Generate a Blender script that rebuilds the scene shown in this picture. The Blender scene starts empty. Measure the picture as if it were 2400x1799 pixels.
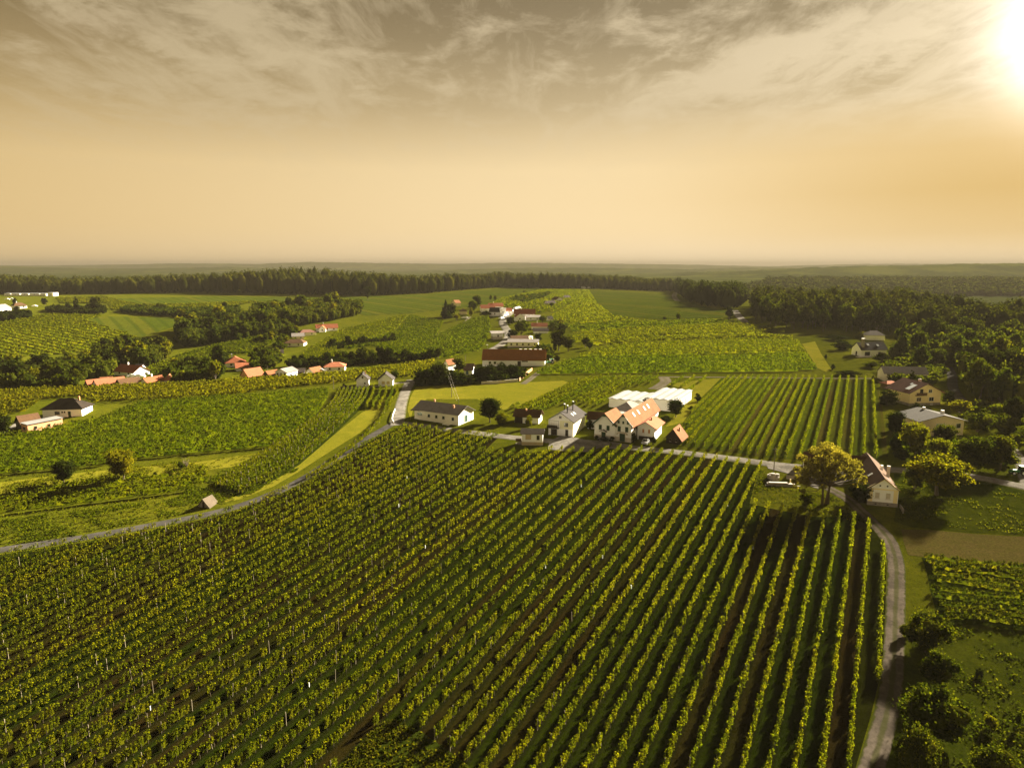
import bpy, math, random
import numpy as np
from mathutils import Vector
from mathutils.geometry import delaunay_2d_cdt

random.seed(7); rng = np.random.default_rng(7)
S = bpy.context.scene
COL = S.collection
R = math.radians

# ------------------------------------------------------------------ camera, sky, sun, exposure
CAM_Z = 52.6
PITCH = R(9.84)
cam = bpy.data.cameras.new('camera'); cam_o = bpy.data.objects.new('camera', cam); COL.objects.link(cam_o)
cam_o.location = (0, 0, CAM_Z); cam_o.rotation_euler = (R(90) - PITCH, 0, 0)
cam.sensor_fit = 'HORIZONTAL'; cam.angle = 2 * math.atan(1200 / 1600)
cam.clip_start = 0.5; cam.clip_end = 40000
S.camera = cam_o
S.view_settings.view_transform = 'Standard'; S.view_settings.look = 'None'
S.view_settings.gamma = 1; S.view_settings.use_curve_mapping = False
EXPO = 3.2
S.view_settings.exposure = EXPO
SUN_AZ, SUN_EL = R(49.0), R(25.0)
GLOW_AZ, GLOW_EL = R(39.3), R(14.8)        # the sun's visible glare, put into the sky lower than the sun lamp
SUN_DIR = (math.sin(SUN_AZ) * math.cos(SUN_EL), math.cos(SUN_AZ) * math.cos(SUN_EL), math.sin(SUN_EL))
GLOW_DIR = (math.sin(GLOW_AZ) * math.cos(GLOW_EL), math.cos(GLOW_AZ) * math.cos(GLOW_EL), math.sin(GLOW_EL))
sun = bpy.data.lights.new('sun', 'SUN'); sun.energy = 5.0; sun.angle = R(2.5); sun.color = (1.0, 0.90, 0.68)
sun_o = bpy.data.objects.new('sun', sun); COL.objects.link(sun_o)
sun_o.rotation_euler = Vector(SUN_DIR).to_track_quat('Z', 'Y').to_euler(); sun_o.location = (300, 400, 300)


class NT:
    """small helper round a node tree"""
    def __init__(s, nt): s.nt = nt; nt.nodes.clear()
    def n(s, t, **kw):
        nd = s.nt.nodes.new(t)
        for k, v in kw.items():
            if k.startswith('i_'):
                key = k[2:]; key = int(key) if key.isdigit() else key.replace('_', ' ')
                if hasattr(v, 'is_linked') or isinstance(v, bpy.types.NodeSocket): s.nt.links.new(v, nd.inputs[key])
                else: nd.inputs[key].default_value = v
            else: setattr(nd, k, v)
        return nd
    def math(s, op, a, b=0.0, c=None, clamp=False):
        nd = s.nt.nodes.new('ShaderNodeMath'); nd.operation = op; nd.use_clamp = clamp
        for i, v in enumerate((a, b) if c is None else (a, b, c)):
            if isinstance(v, bpy.types.NodeSocket): s.nt.links.new(v, nd.inputs[i])
            else: nd.inputs[i].default_value = v
        return nd.outputs[0]
    def mix(s, f, a, b, mode='MIX'):
        nd = s.nt.nodes.new('ShaderNodeMix'); nd.data_type = 'RGBA'; nd.blend_type = mode
        for i, v in ((0, f), (6, a), (7, b)):
            if isinstance(v, bpy.types.NodeSocket): s.nt.links.new(v, nd.inputs[i])
            else: nd.inputs[i].default_value = v if i == 0 else (*v[:3], 1)
        return nd.outputs[2]
    def ramp(s, f, stops, interp='LINEAR'):
        nd = s.nt.nodes.new('ShaderNodeValToRGB'); cr = nd.color_ramp; cr.interpolation = interp
        while len(cr.elements) > 1: cr.elements.remove(cr.elements[-1])
        for i, (p, c) in enumerate(stops):
            e = cr.elements[0] if i == 0 else cr.elements.new(p)
            e.position = p; c = (c, c, c) if isinstance(c, (int, float)) else c
            e.color = (*c[:3], 1)
        s.nt.links.new(f, nd.inputs[0]); return nd.outputs[0]
    def noise(s, vec, scale, detail=4, rough=.55, dist=0.0):
        nd = s.n('ShaderNodeTexNoise'); nd.inputs['Scale'].default_value = scale
        nd.inputs['Detail'].default_value = detail; nd.inputs['Roughness'].default_value = rough
        nd.inputs['Distortion'].default_value = dist
        if vec is not None: s.nt.links.new(vec, nd.inputs['Vector'])
        return nd.outputs['Fac']
    def link(s, a, b): s.nt.links.new(a, b)


def build_world():
    w = bpy.data.worlds.new('World'); S.world = w; w.use_nodes = True
    t = NT(w.node_tree)
    out = t.n('ShaderNodeOutputWorld')
    d = t.n('ShaderNodeTexCoord').outputs['Generated']
    sep = t.n('ShaderNodeSeparateXYZ', i_0=d)
    x, y, z = sep.outputs
    zc = t.math('MAXIMUM', z, 0.0)
    # warm evening air, cream at the horizon to grey brown; zenith lifted and greyed to light shaded walls
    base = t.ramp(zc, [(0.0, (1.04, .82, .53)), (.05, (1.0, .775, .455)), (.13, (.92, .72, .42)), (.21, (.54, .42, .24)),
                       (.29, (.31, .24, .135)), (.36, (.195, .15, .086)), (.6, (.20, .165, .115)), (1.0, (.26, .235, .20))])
    # angle from the sun
    dot = t.n('ShaderNodeVectorMath', operation='DOT_PRODUCT', i_0=d, i_1=GLOW_DIR).outputs['Value']
    ang = t.math('ARCCOSINE', t.math('MINIMUM', dot, 0.99999))
    # darker and golden sideways; unseen sky behind lifted and cooled to whiten shaded walls
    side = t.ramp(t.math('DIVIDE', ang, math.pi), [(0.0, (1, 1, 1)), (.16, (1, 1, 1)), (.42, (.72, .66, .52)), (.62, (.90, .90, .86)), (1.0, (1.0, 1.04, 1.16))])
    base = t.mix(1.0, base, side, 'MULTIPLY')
    # golden belt low down under the sun
    low = t.math('MULTIPLY', t.math('POWER', 2.718, t.math('MULTIPLY', t.math('MULTIPLY', ang, ang), -6.0)),
                 t.ramp(zc, [(0.0, .2), (.04, .85), (.09, 1.0), (.14, .75), (.2, 0.0)]))
    # thin high cloud on a plane above
    inv = t.math('DIVIDE', 1.0, t.math('ADD', zc, 0.06))
    px = t.math('MULTIPLY', x, inv); py = t.math('MULTIPLY', y, inv)
    pv = t.n('ShaderNodeCombineXYZ', i_0=px, i_1=py, i_2=0.0).outputs[0]
    rot = t.n('ShaderNodeMapping', i_Vector=pv, i_Location=(5.2, 2.7, 0), i_Rotation=(0, 0, R(12)), i_Scale=(1.0, .75, 1)).outputs[0]
    n1 = t.noise(rot, 3.3, 12, .66, .22)
    rot2 = t.n('ShaderNodeMapping', i_Vector=pv, i_Location=(1.3, 7.1, 0), i_Rotation=(0, 0, R(14)), i_Scale=(1.8, .42, 1)).outputs[0]
    n2 = t.noise(rot2, 2.3, 11, .64, .3)
    def blob(dx, dy, dz, k):                    # where a bank of cloud stands, as a direction
        v = Vector((dx, dy, dz)).normalized()
        dd = t.n('ShaderNodeVectorMath', operation='DOT_PRODUCT', i_0=d, i_1=tuple(v)).outputs['Value']
        a = t.math('ARCCOSINE', t.math('MINIMUM', dd, 0.99999))
        return t.math('POWER', 2.718, t.math('MULTIPLY', t.math('MULTIPLY', a, a), -k))
    b1 = blob(-.34, 1, .315, 60); b2 = blob(.40, 1, .30, 24); b3 = blob(-.55, 1, .30, 24); b4 = blob(.62, 1, .36, 24)
    bias = t.math('ADD', t.math('MULTIPLY', b1, .17), t.math('ADD', t.math('MULTIPLY', b2, .10), t.math('MULTIPLY', t.math('ADD', b3, b4), .07)))
    qx = t.math('SUBTRACT', px, .95); qy = t.math('SUBTRACT', py, 3.05)            # one long bank drawn out towards the sun
    s_ = t.math('MULTIPLY', t.math('ADD', t.math('MULTIPLY', qx, .49), t.math('MULTIPLY', qy, -.87)), .95)
    w_ = t.math('MULTIPLY', t.math('ADD', t.math('MULTIPLY', qx, .87), t.math('MULTIPLY', qy, .49)), 4.2)
    bank = t.math('POWER', 2.718, t.math('MULTIPLY', t.math('ADD', t.math('MULTIPLY', s_, s_), t.math('MULTIPLY', w_, w_)), -1.0))
    bias = t.math('ADD', bias, t.math('MULTIPLY', bank, .15))
    c1 = t.ramp(t.math('ADD', n1, bias), [(.52, 0.0), (.60, .35), (.67, .75), (.76, 1.0)])
    c2 = t.ramp(t.math('ADD', n2, t.math('MULTIPLY', bias, .75)), [(.53, 0.0), (.60, .40), (.72, 1.0)])
    cl = t.math('MAXIMUM', c1, t.math('MULTIPLY', c2, .9))
    cl = t.math('MULTIPLY', cl, t.ramp(zc, [(.10, 0.0), (.17, .5), (.25, 1.0)]))
    cloudc = t.mix(t.math('POWER', 2.718, t.math('MULTIPLY', ang, -1.9)), (.54, .43, .255), (1.05, .88, .61))
    sky = t.mix(t.math('MULTIPLY', cl, .66), base, cloudc)
    # the sun's own glare
    g1 = t.math('POWER', 2.718, t.math('MULTIPLY', t.math('MULTIPLY', ang, ang), -220.0))
    g2 = t.math('POWER', 2.718, t.math('MULTIPLY', ang, -11.0))
    sky = t.mix(t.math('MULTIPLY', g2, .24), sky, (.9, .80, .55), 'ADD')
    sky = t.mix(t.math('MULTIPLY', low, 1.0), sky, (.60, .375, .095))
    sky = t.mix(t.math('MULTIPLY', g1, 1.0), sky, (3.6, 3.4, 3.1), 'ADD')
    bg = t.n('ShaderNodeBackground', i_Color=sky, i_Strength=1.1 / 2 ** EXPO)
    # physical sky below it
    ns = t.n('ShaderNodeTexSky', sky_type='NISHITA'); ns.sun_disc = False
    ns.sun_elevation = SUN_EL; ns.sun_rotation = SUN_AZ; ns.air_density = 1.6; ns.dust_density = 5.0; ns.altitude = 300
    warm = t.mix(1.0, t.n('ShaderNodeRGBToBW', i_0=ns.outputs[0]).outputs[0], (1.0, .76, .45), 'MULTIPLY')
    bg2 = t.n('ShaderNodeBackground', i_Color=warm, i_Strength=.0035 / 2 ** EXPO)
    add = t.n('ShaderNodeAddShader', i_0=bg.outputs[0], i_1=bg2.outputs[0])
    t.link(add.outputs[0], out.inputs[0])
build_world()

# ------------------------------------------------------------------ terrain
def T(x, y):
    """height of the ground: a field falling towards the camera, a nearly level hamlet, a valley to the left"""
    x = np.asarray(x, float); y = np.asarray(y, float)
    q = -21.35 + .0313 * np.clip(x, -700, 700) + .1003 * y
    q = -32 + np.logaddexp(0, (q + 32) / 6) * 6
    q = 70 - np.logaddexp(0, (70 - q) / 8) * 8
    z = .25 * q - .75 * np.logaddexp(0, -q / 1.2) * 1.2
    z = z - 9.0 * np.exp(-(((x + 240) / 150) ** 2 + ((y - 440) / 120) ** 2))
    z = z - 4.5 * np.exp(-(((x + 60) / 70) ** 2 + ((y - 520) / 90) ** 2))
    z = z + 4.0 * np.exp(-(((x - 120) / 160) ** 2 + ((y - 620) / 150) ** 2))
    z = z - 24.0 * np.exp(-(((x - 620) / 330) ** 2 + ((y - 1020) / 270) ** 2))
    return z

def tz(x, y): return float(T(x, y))

_t = np.concatenate([np.geomspace(30, 3000, 900), np.geomspace(3010, 15000, 120)])
def at(P):
    """points of the ground seen in the photograph's pixels (2400 x 1799), as an (n, 3) array"""
    P = np.atleast_2d(np.asarray(P, float))
    u = (P[:, 0] - 1200) / 1600; v = (899.5 - P[:, 1]) / 1600
    d = np.stack([u, np.cos(PITCH) + v * np.sin(PITCH), v * np.cos(PITCH) - np.sin(PITCH)], 1)
    t = np.broadcast_to(_t, (len(P), len(_t)))
    h = CAM_Z + d[:, 2:3] * t - T(d[:, 0:1] * t, d[:, 1:2] * t)
    i = np.argmax(h < 0, 1); i = np.where((h < 0).any(1), np.maximum(i, 1), len(_t) - 1)
    lo = _t[i - 1]; hi = _t[i]
    for _ in range(30):
        m = (lo + hi) / 2
        below = CAM_Z + d[:, 2] * m - T(d[:, 0] * m, d[:, 1] * m) < 0
        hi = np.where(below, m, hi); lo = np.where(below, lo, m)
    m = (lo + hi) / 2
    X = d[:, 0] * m; Y = d[:, 1] * m
    return np.stack([X, Y, T(X, Y)], 1)
def at1(x, y): return at([(x, y)])[0]
def mpp(p): return (p[1] * math.cos(PITCH) + (CAM_Z - p[2]) * math.sin(PITCH)) / 1600     # metres per photo pixel there

# ------------------------------------------------------------------ mesh helpers
def fast_mesh(name, V, F, mats=(), midx=None):
    """mesh from arrays; F is (n, k) with k = 3 or 4, or a list of such arrays"""
    me = bpy.data.meshes.new(name)
    Fs = F if isinstance(F, list) else [F]
    Fs = [np.asarray(f, np.int32) for f in Fs if len(f)]
    V = np.asarray(V, np.float32)
    me.vertices.add(len(V)); me.vertices.foreach_set('co', V.ravel())
    loops = np.concatenate([f.ravel() for f in Fs]); sizes = np.concatenate([np.full(len(f), f.shape[1]) for f in Fs])
    me.loops.add(len(loops)); me.loops.foreach_set('vertex_index', loops)
    me.polygons.add(len(sizes)); me.polygons.foreach_set('loop_start', np.concatenate([[0], np.cumsum(sizes)[:-1]]).astype(np.int32))
    if midx is not None: me.polygons.foreach_set('material_index', np.asarray(midx, np.int32))
    for m in mats: me.materials.append(m)
    me.update(calc_edges=True)
    return me

def link(name, data, parent=None, **props):
    o = bpy.data.objects.new(name, data); COL.objects.link(o)
    if parent is not None: o.parent = parent
    for k, v in props.items(): o[k] = v
    return o

def thing(name, label, cat, loc, rz=0.0, group=None):
    o = bpy.data.objects.new(name, None); COL.objects.link(o); o.empty_display_size = .5
    o.location = loc; o.rotation_euler = (0, 0, rz); o['label'] = label; o['category'] = cat
    if group: o['group'] = group
    return o

class MB:
    """collects simple solids; build() links them as one mesh"""
    def __init__(s): s.v = []; s.f = []
    def add(s, vs, fs):
        o = len(s.v); s.v += [tuple(map(float, v)) for v in vs]; s.f += [tuple(o + i for i in f) for f in fs]; return s
    def box(s, x0, x1, y0, y1, z0, z1):
        return s.add([(x0, y0, z0), (x1, y0, z0), (x1, y1, z0), (x0, y1, z0), (x0, y0, z1), (x1, y0, z1), (x1, y1, z1), (x0, y1, z1)],
                     [(0, 3, 2, 1), (4, 5, 6, 7), (0, 1, 5, 4), (1, 2, 6, 5), (2, 3, 7, 6), (3, 0, 4, 7)])
    def prism(s, poly, axis, a, b):
        """poly in (p, z) swept along axis 'x' or 'y' (or in (x, y) along 'z') from a to b"""
        n = len(poly)
        mk = {'x': lambda p, q, t: (t, p, q), 'y': lambda p, q, t: (p, t, q), 'z': lambda p, q, t: (p, q, t)}[axis]
        vs = [mk(p, q, a) for p, q in poly] + [mk(p, q, b) for p, q in poly]
        fs = [tuple(range(n)), tuple(range(2 * n - 1, n - 1, -1))] + [(i, i + n, (i + 1) % n + n, (i + 1) % n) for i in range(n)]
        return s.add(vs, fs)
    def tube(s, pts, rad, n=8, cap=True):
        pts = [Vector(p) for p in pts]; rad = rad if isinstance(rad, (list, tuple)) else [rad] * len(pts)
        o = len(s.v); 
        for i, p in enumerate(pts):
            d = (pts[min(i + 1, len(pts) - 1)] - pts[max(i - 1, 0)]).normalized()
            a = d.orthogonal().normalized() if abs(d.z) < .99 else Vector((1, 0, 0)); b = d.cross(a)
            for k in range(n):
                w = 2 * math.pi * k / n
                s.v.append(tuple(p + (a * math.cos(w) + b * math.sin(w)) * rad[i]))
        for i in range(len(pts) - 1):
            for k in range(n):
                s.f.append((o + i * n + k, o + i * n + (k + 1) % n, o + (i + 1) * n + (k + 1) % n, o + (i + 1) * n + k))
        if cap:
            s.f.append(tuple(o + k for k in range(n - 1, -1, -1))); s.f.append(tuple(o + (len(pts) - 1) * n + k for k in range(n)))
        return s
    def mesh(s, name, *mats, recalc=True):
        me = bpy.data.meshes.new(name); me.from_pydata(s.v, [], s.f)
        for m in mats: me.materials.append(m)
        if recalc:
            import bmesh
            bm = bmesh.new(); bm.from_mesh(me); bmesh.ops.recalc_face_normals(bm, faces=bm.faces); bm.to_mesh(me); bm.free()
        me.update(); return me
    def build(s, name, m, parent=None, **props): return link(name, s.mesh(name, m), parent, **props)

# ------------------------------------------------------------------ materials
M = {}
def new_mat(name):
    m = bpy.data.materials.new(name); m.use_nodes = True; M[name] = m
    t = NT(m.node_tree); t.out = t.n('ShaderNodeOutputMaterial'); return m, t

def mat_plain(name, a, b=None, scale=.6, rough=.8, bump=0.0, bscale=6.0, metal=0.0, spec=.3):
    """a base colour with grain and a little wear"""
    m, t = new_mat(name); b = b or tuple(c * .8 for c in a)
    pos = t.n('ShaderNodeTexCoord').outputs['Object']
    f = t.ramp(t.noise(pos, scale, 5, .62), [(.35, 0.0), (.68, 1.0)])
    col = t.mix(f, a, b)
    p = t.n('ShaderNodeBsdfPrincipled', i_Base_Color=col, i_Roughness=rough, i_Metallic=metal)
    p.inputs['Specular IOR Level'].default_value = spec
    if bump:
        bn = t.n('ShaderNodeBump', i_Strength=bump, i_Height=t.noise(pos, bscale, 4)); t.link(bn.outputs[0], p.inputs['Normal'])
    t.link(p.outputs[0], t.out.inputs[0]); return m

def mat_roof(name, a, b, course=.18, rough=.85, spec=.25):
    """tiled roof: courses in relief, patches of weathering"""
    m, t = new_mat(name)
    pos = t.n('ShaderNodeTexCoord').outputs['Object']
    f = t.ramp(t.noise(pos, .45, 6, .7), [(.3, 0.0), (.7, 1.0)])
    f2 = t.ramp(t.noise(pos, 3.2, 3, .6), [(.3, .78), (.75, 1.12)])
    col = t.mix(1.0, t.mix(f, a, b), f2, 'MULTIPLY')
    z = t.n('ShaderNodeSeparateXYZ', i_0=pos).outputs[2]
    h = t.math('FRACT', t.math('DIVIDE', z, course))
    p = t.n('ShaderNodeBsdfPrincipled', i_Base_Color=col, i_Roughness=.95); p.inputs['Specular IOR Level'].default_value = .04
    bn = t.n('ShaderNodeBump', i_Strength=.55, i_Distance=.05, i_Height=h); t.link(bn.outputs[0], p.inputs['Normal'])
    t.link(p.outputs[0], t.out.inputs[0]); return m

def mat_leaf(name, a, b, c, trans=.45, rough=.6):
    """leaves: each leaf its own shade, light passing through"""
    m, t = new_mat(name)
    ri = t.n('ShaderNodeNewGeometry').outputs['Random Per Island']
    ro = t.n('ShaderNodeObjectInfo').outputs['Random']
    pos = t.n('ShaderNodeNewGeometry').outputs['Position']
    patch = t.math('ADD', t.math('MULTIPLY', t.noise(pos, .13, 3, .6), .5), t.math('MULTIPLY', t.noise(pos, .022, 3, .6), .5))
    col = t.ramp(ri, [(0.0, a), (.6, b), (1.0, c)])
    k = t.math('ADD', t.math('MULTIPLY', ro, .45), t.math('MULTIPLY', patch, .9))
    col = t.mix(1.0, col, t.ramp(k, [(.35, (.66, .76, .78)), (.62, (1.0, 1.0, 1.0)), (.95, (1.35, 1.18, .9))]), 'MULTIPLY')
    d = t.n('ShaderNodeBsdfDiffuse', i_Color=col, i_Roughness=.6)
    tc = t.mix(1.0, col, (1.25, 1.3, .35), 'MULTIPLY')
    tr = t.n('ShaderNodeBsdfTranslucent', i_Color=tc)
    mx = t.n('ShaderNodeMixShader', i_0=trans, i_1=d.outputs[0], i_2=tr.outputs[0])
    t.link(mx.outputs[0], t.out.inputs[0]); return m

def mat_ground(name, a, b, c, s1=.02, s2=.35, s3=2.5, stripe=None, bump=.4):
    """grass or earth: broad patches, small tufts; stripe = (azimuth, spacing, offset, colour, alternate colour)"""
    m, t = new_mat(name)
    pos = t.n('ShaderNodeNewGeometry').outputs['Position']
    f1 = t.ramp(t.noise(pos, s1, 6, .65, .6), [(.34, 0.0), (.66, 1.0)])
    f2 = t.ramp(t.noise(pos, s2, 6, .7, .3), [(.38, 0.0), (.68, 1.0)])
    col = t.mix(t.math('MULTIPLY', f2, .75), t.mix(f1, a, b), c)
    if stripe:
        az, sp, off, dark, alt = stripe
        n = (math.cos(az), -math.sin(az), 0)
        u = t.n('ShaderNodeVectorMath', operation='DOT_PRODUCT', i_0=pos, i_1=n).outputs['Value']
        u = t.math('DIVIDE', t.math('SUBTRACT', u, off), sp)
        wob = t.math('MULTIPLY', t.math('SUBTRACT', t.noise(pos, .35, 3), .5), .28)
        fr = t.math('FRACT', t.math('ADD', t.math('ADD', u, wob), .5))
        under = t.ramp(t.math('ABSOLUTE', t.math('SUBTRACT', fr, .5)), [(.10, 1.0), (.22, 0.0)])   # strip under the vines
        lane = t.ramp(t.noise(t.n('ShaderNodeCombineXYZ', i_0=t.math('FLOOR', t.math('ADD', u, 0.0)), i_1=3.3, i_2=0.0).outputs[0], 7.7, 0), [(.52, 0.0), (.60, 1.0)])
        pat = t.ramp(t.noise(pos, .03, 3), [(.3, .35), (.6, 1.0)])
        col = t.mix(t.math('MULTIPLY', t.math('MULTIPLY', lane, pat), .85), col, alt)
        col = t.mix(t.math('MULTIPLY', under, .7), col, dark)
    f3 = t.ramp(t.noise(pos, s3, 5, .7), [(.28, .62), (.72, 1.25)])
    col = t.mix(1.0, col, f3, 'MULTIPLY')
    p = t.n('ShaderNodeBsdfDiffuse', i_Color=col, i_Roughness=.8)
    if bump:
        bn = t.n('ShaderNodeBump', i_Strength=bump, i_Distance=.4, i_Height=t.noise(pos, s3 * 1.6, 5, .7)); t.link(bn.outputs[0], p.inputs['Normal'])
    t.link(p.outputs[0], t.out.inputs[0]); return m

def mat_road(name, a, b, verge, rough=.9):
    m, t = new_mat(name)
    pos = t.n('ShaderNodeNewGeometry').outputs['Position']
    f = t.ramp(t.noise(pos, .22, 5, .7, .5), [(.44, 0.0), (.58, 1.0)])
    f2 = t.ramp(t.noise(pos, 1.8, 4, .7), [(.25, .68), (.75, 1.2)])
    at_ = t.n('ShaderNodeAttribute', attribute_name='across').outputs['Fac']          # 0 in the middle, 1 at the edge
    edge = t.ramp(t.math('ADD', at_, t.math('MULTIPLY', t.math('SUBTRACT', t.noise(pos, .7, 4), .5), .7)), [(.82, 0.0), (1.02, 1.0)])
    tracks = t.ramp(t.math('ADD', at_, t.math('MULTIPLY', t.math('SUBTRACT', t.noise(pos, .4, 4), .5), .5)), [(.0, 1.0), (.16, .9), (.32, 0.0), (1.0, 0.0)])
    col = t.mix(1.0, t.mix(f, a, b), f2, 'MULTIPLY')
    col = t.mix(t.math('MULTIPLY', tracks, verge[3]), col, verge[:3])
    col = t.mix(t.math('MULTIPLY', edge, verge[4]), col, verge[:3])
    p = t.n('ShaderNodeBsdfDiffuse', i_Color=col, i_Roughness=.6)
    t.link(p.outputs[0], t.out.inputs[0]); return m

AZ = R(28.64)                      # the way most vine rows run
ROW_S = 2.1916 / 54 * 73.95        # spacing of the rows in the big vineyard
ROW_O = .08792 * 73.95
mat_ground('meadow_grass', (.066, .074, .004), (.102, .100, .006), (.042, .050, .003))
mat_ground('pale_meadow', (.165, .155, .011), (.205, .178, .016), (.118, .122, .009), s2=.18)
mat_ground('lush_grass', (.034, .045, .003), (.060, .065, .004), (.018, .026, .002))
mat_ground('dark_turf', (.022, .032, .002), (.036, .044, .003), (.012, .019, .002))
mat_ground('crop_green', (.046, .062, .005), (.070, .078, .006), (.034, .048, .004), s2=.1, s3=.6, stripe=(R(-35), 11.0, 2.0, (.032, .046, .004), (.076, .074, .007)))
mat_ground('dry_field', (.110, .082, .026), (.085, .066, .018), (.075, .070, .012), s2=.5)
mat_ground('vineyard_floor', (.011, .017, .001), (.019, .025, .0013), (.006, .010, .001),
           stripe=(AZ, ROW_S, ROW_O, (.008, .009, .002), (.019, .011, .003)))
mat_ground('vineyard_turf', (.048, .066, .003), (.074, .084, .004), (.030, .042, .003),
           stripe=(R(27.0), 3.7, 1.0, (.046, .050, .004), (.062, .044, .010)))
mat_road('asphalt_lane', (.075, .068, .062), (.052, .048, .044), (.045, .050, .006, 0.0, .85))
mat_road('pale_road', (.215, .195, .168), (.135, .122, .106), (.060, .062, .010, 0.0, .75))
mat_road('gravel_track', (.118, .096, .076), (.078, .064, .051), (.036, .042, .004, .6, .9))
mat_road('thin_track', (.13, .11, .08), (.10, .085, .06), (.060, .062, .006, .3, .9))
mat_leaf('yellow_vine_leaf', (.058, .062, .003), (.100, .097, .004), (.150, .130, .006), .48)
mat_leaf('hedge_leaf', (.014, .020, .002), (.034, .040, .003), (.090, .086, .005), .38)
mat_leaf('vine_leaf', (.026, .030, .002), (.092, .102, .003), (.180, .170, .007), .50)
mat_leaf('wood_leaf', (.011, .015, .002), (.021, .025, .003), (.042, .045, .004), .22)
mat_leaf('far_vine_leaf', (.033, .044, .002), (.071, .084, .003), (.118, .120, .005), .42)
mat_leaf('tree_leaf', (.018, .026, .003), (.034, .043, .004), (.070, .076, .006), .28)
mat_leaf('dark_leaf', (.008, .012, .002), (.015, .020, .003), (.032, .035, .004), .2)
mat_leaf('golden_leaf', (.046, .052, .003), (.080, .080, .004), (.140, .122, .006), .45)
mat_leaf('pale_leaf', (.075, .070, .018), (.115, .102, .026), (.20, .170, .055), .45)
mat_plain('bark', (.060, .044, .030), (.10, .075, .052), 1.5, .95)
mat_plain('vine_wood', (.052, .036, .022), None, 2, .95)
mat_plain('post_wood', (.15, .125, .085), (.09, .075, .055), 2, .9, spec=.05)
mat_plain('guard_white', (.75, .78, .80), None, 2, .5)
mat_plain('white_wall', (.88, .87, .86), (.83, .81, .79), .35, .9)
mat_plain('cream_wall', (.85, .81, .66), (.80, .75, .60), .35, .9)
mat_plain('lemon_wall', (.78, .76, .52), (.72, .69, .47), .35, .9)
mat_plain('yellow_wall', (.84, .70, .38), (.78, .64, .33), .3, .9)
mat_plain('tan_wall', (.80, .67, .44), (.73, .60, .38), .3, .9)
mat_plain('salmon_wall', (.62, .32, .17), (.55, .27, .14), .4, .9)
mat_plain('plinth', (.42, .37, .30), (.34, .30, .25), .8, .95)
mat_plain('tan_plinth', (.52, .42, .26), (.46, .37, .23), .8, .95)
mat_plain('dark_wood', (.022, .015, .010), (.035, .024, .016), 1.5, .8)
mat_plain('brown_wood', (.09, .052, .027), (.13, .076, .04), 1.5, .8)
mat_plain('green_paint', (.018, .055, .030), (.013, .04, .022), 2, .6)
mat_plain('orange_paint', (.50, .22, .08), None, 2, .6)
mat_plain('white_paint', (.80, .78, .74), None, 2, .5)
mat_plain('curtain', (.50, .38, .20), (.62, .50, .30), 3, .8)
mat_plain('stone', (.30, .26, .22), (.20, .175, .15), 1.2, .95, .5)
mat_plain('pale_stone', (.62, .55, .46), (.48, .42, .35), 1.2, .9)
mat_plain('brick', (.42, .20, .09), (.34, .16, .075), 2, .95)
mat_plain('steel_white', (.20, .196, .19), (.15, .148, .142), .2, .8, spec=.03)
mat_plain('panel_wall', (.66, .62, .56), (.60, .56, .50), .3, .6)
mat_plain('iron', (.03, .03, .03), None, 2, .5, metal=.6)
mat_plain('rubber', (.012, .012, .012), None, 2, .8)
mat_plain('glass', (.020, .022, .022), (.012, .014, .014), 1, .08, spec=.6)
mat_plain('roof_window', (.62, .66, .70), (.72, .74, .76), 1, .05, spec=.9)
mat_plain('pale_glass', (.30, .40, .33), (.22, .30, .25), 1, .12, spec=.6)
mat_plain('car_black', (.010, .010, .012), None, 1, .15, spec=.7)
mat_plain('car_silver', (.42, .42, .42), None, 1, .2, metal=.5, spec=.6)
mat_plain('car_white', (.80, .80, .78), None, 1, .2, spec=.6)
mat_plain('tractor_green', (.02, .16, .05), None, 1, .4, spec=.5)
mat_roof('roof_grey', (.205, .180, .165), (.145, .128, .118))
mat_roof('roof_dark', (.045, .034, .028), (.028, .022, .020))
mat_roof('roof_charcoal', (.046, .039, .036), (.032, .028, .027))
mat_roof('roof_slate', (.050, .043, .037), (.036, .031, .028))
mat_roof('roof_brown', (.100, .054, .027), (.066, .038, .023))
mat_roof('roof_orange', (.20, .088, .040), (.145, .060, .029))
mat_roof('roof_salmon', (.29, .105, .055), (.23, .085, .045))
mat_roof('roof_red', (.26, .085, .04), (.20, .07, .036))
mat_roof('roof_rust', (.235, .090, .020), (.175, .068, .018))
mat_roof('roof_thatch', (.030, .022, .016), (.016, .013, .011), .4, 1.0)
mat_roof('roof_plum', (.145, .068, .050), (.105, .055, .042))
# ------------------------------------------------------------------ the ground
def axis(lo, hi, step, far_lo, far_hi, ratio=1.14):
    core = list(np.arange(lo, hi + .01, step)); a = []; s = step; v = lo
    while v > far_lo: s *= ratio; v -= s; a.append(v)
    b = []; s = step; v = hi
    while v < far_hi: s *= ratio; v += s; b.append(v)
    return np.array(a[::-1] + core + b)

def grid_mesh(name, xs, ys, zfun, m):
    X, Y = np.meshgrid(xs, ys); Z = zfun(X, Y); n = len(xs)
    i = (np.arange(len(ys) - 1)[:, None] * n + np.arange(n - 1)[None]).ravel()
    me = fast_mesh(name, np.stack([X, Y, Z], 2).reshape(-1, 3), np.stack([i, i + 1, i + n + 1, i + n], 1), [m])
    me.polygons.foreach_set('use_smooth', np.ones(len(me.polygons), bool)); return me

link('ground', grid_mesh('ground', axis(-330, 330, 3, -9000, 9000), axis(40, 520, 3, -350, 14000), T, M['meadow_grass']), kind='structure')

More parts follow.
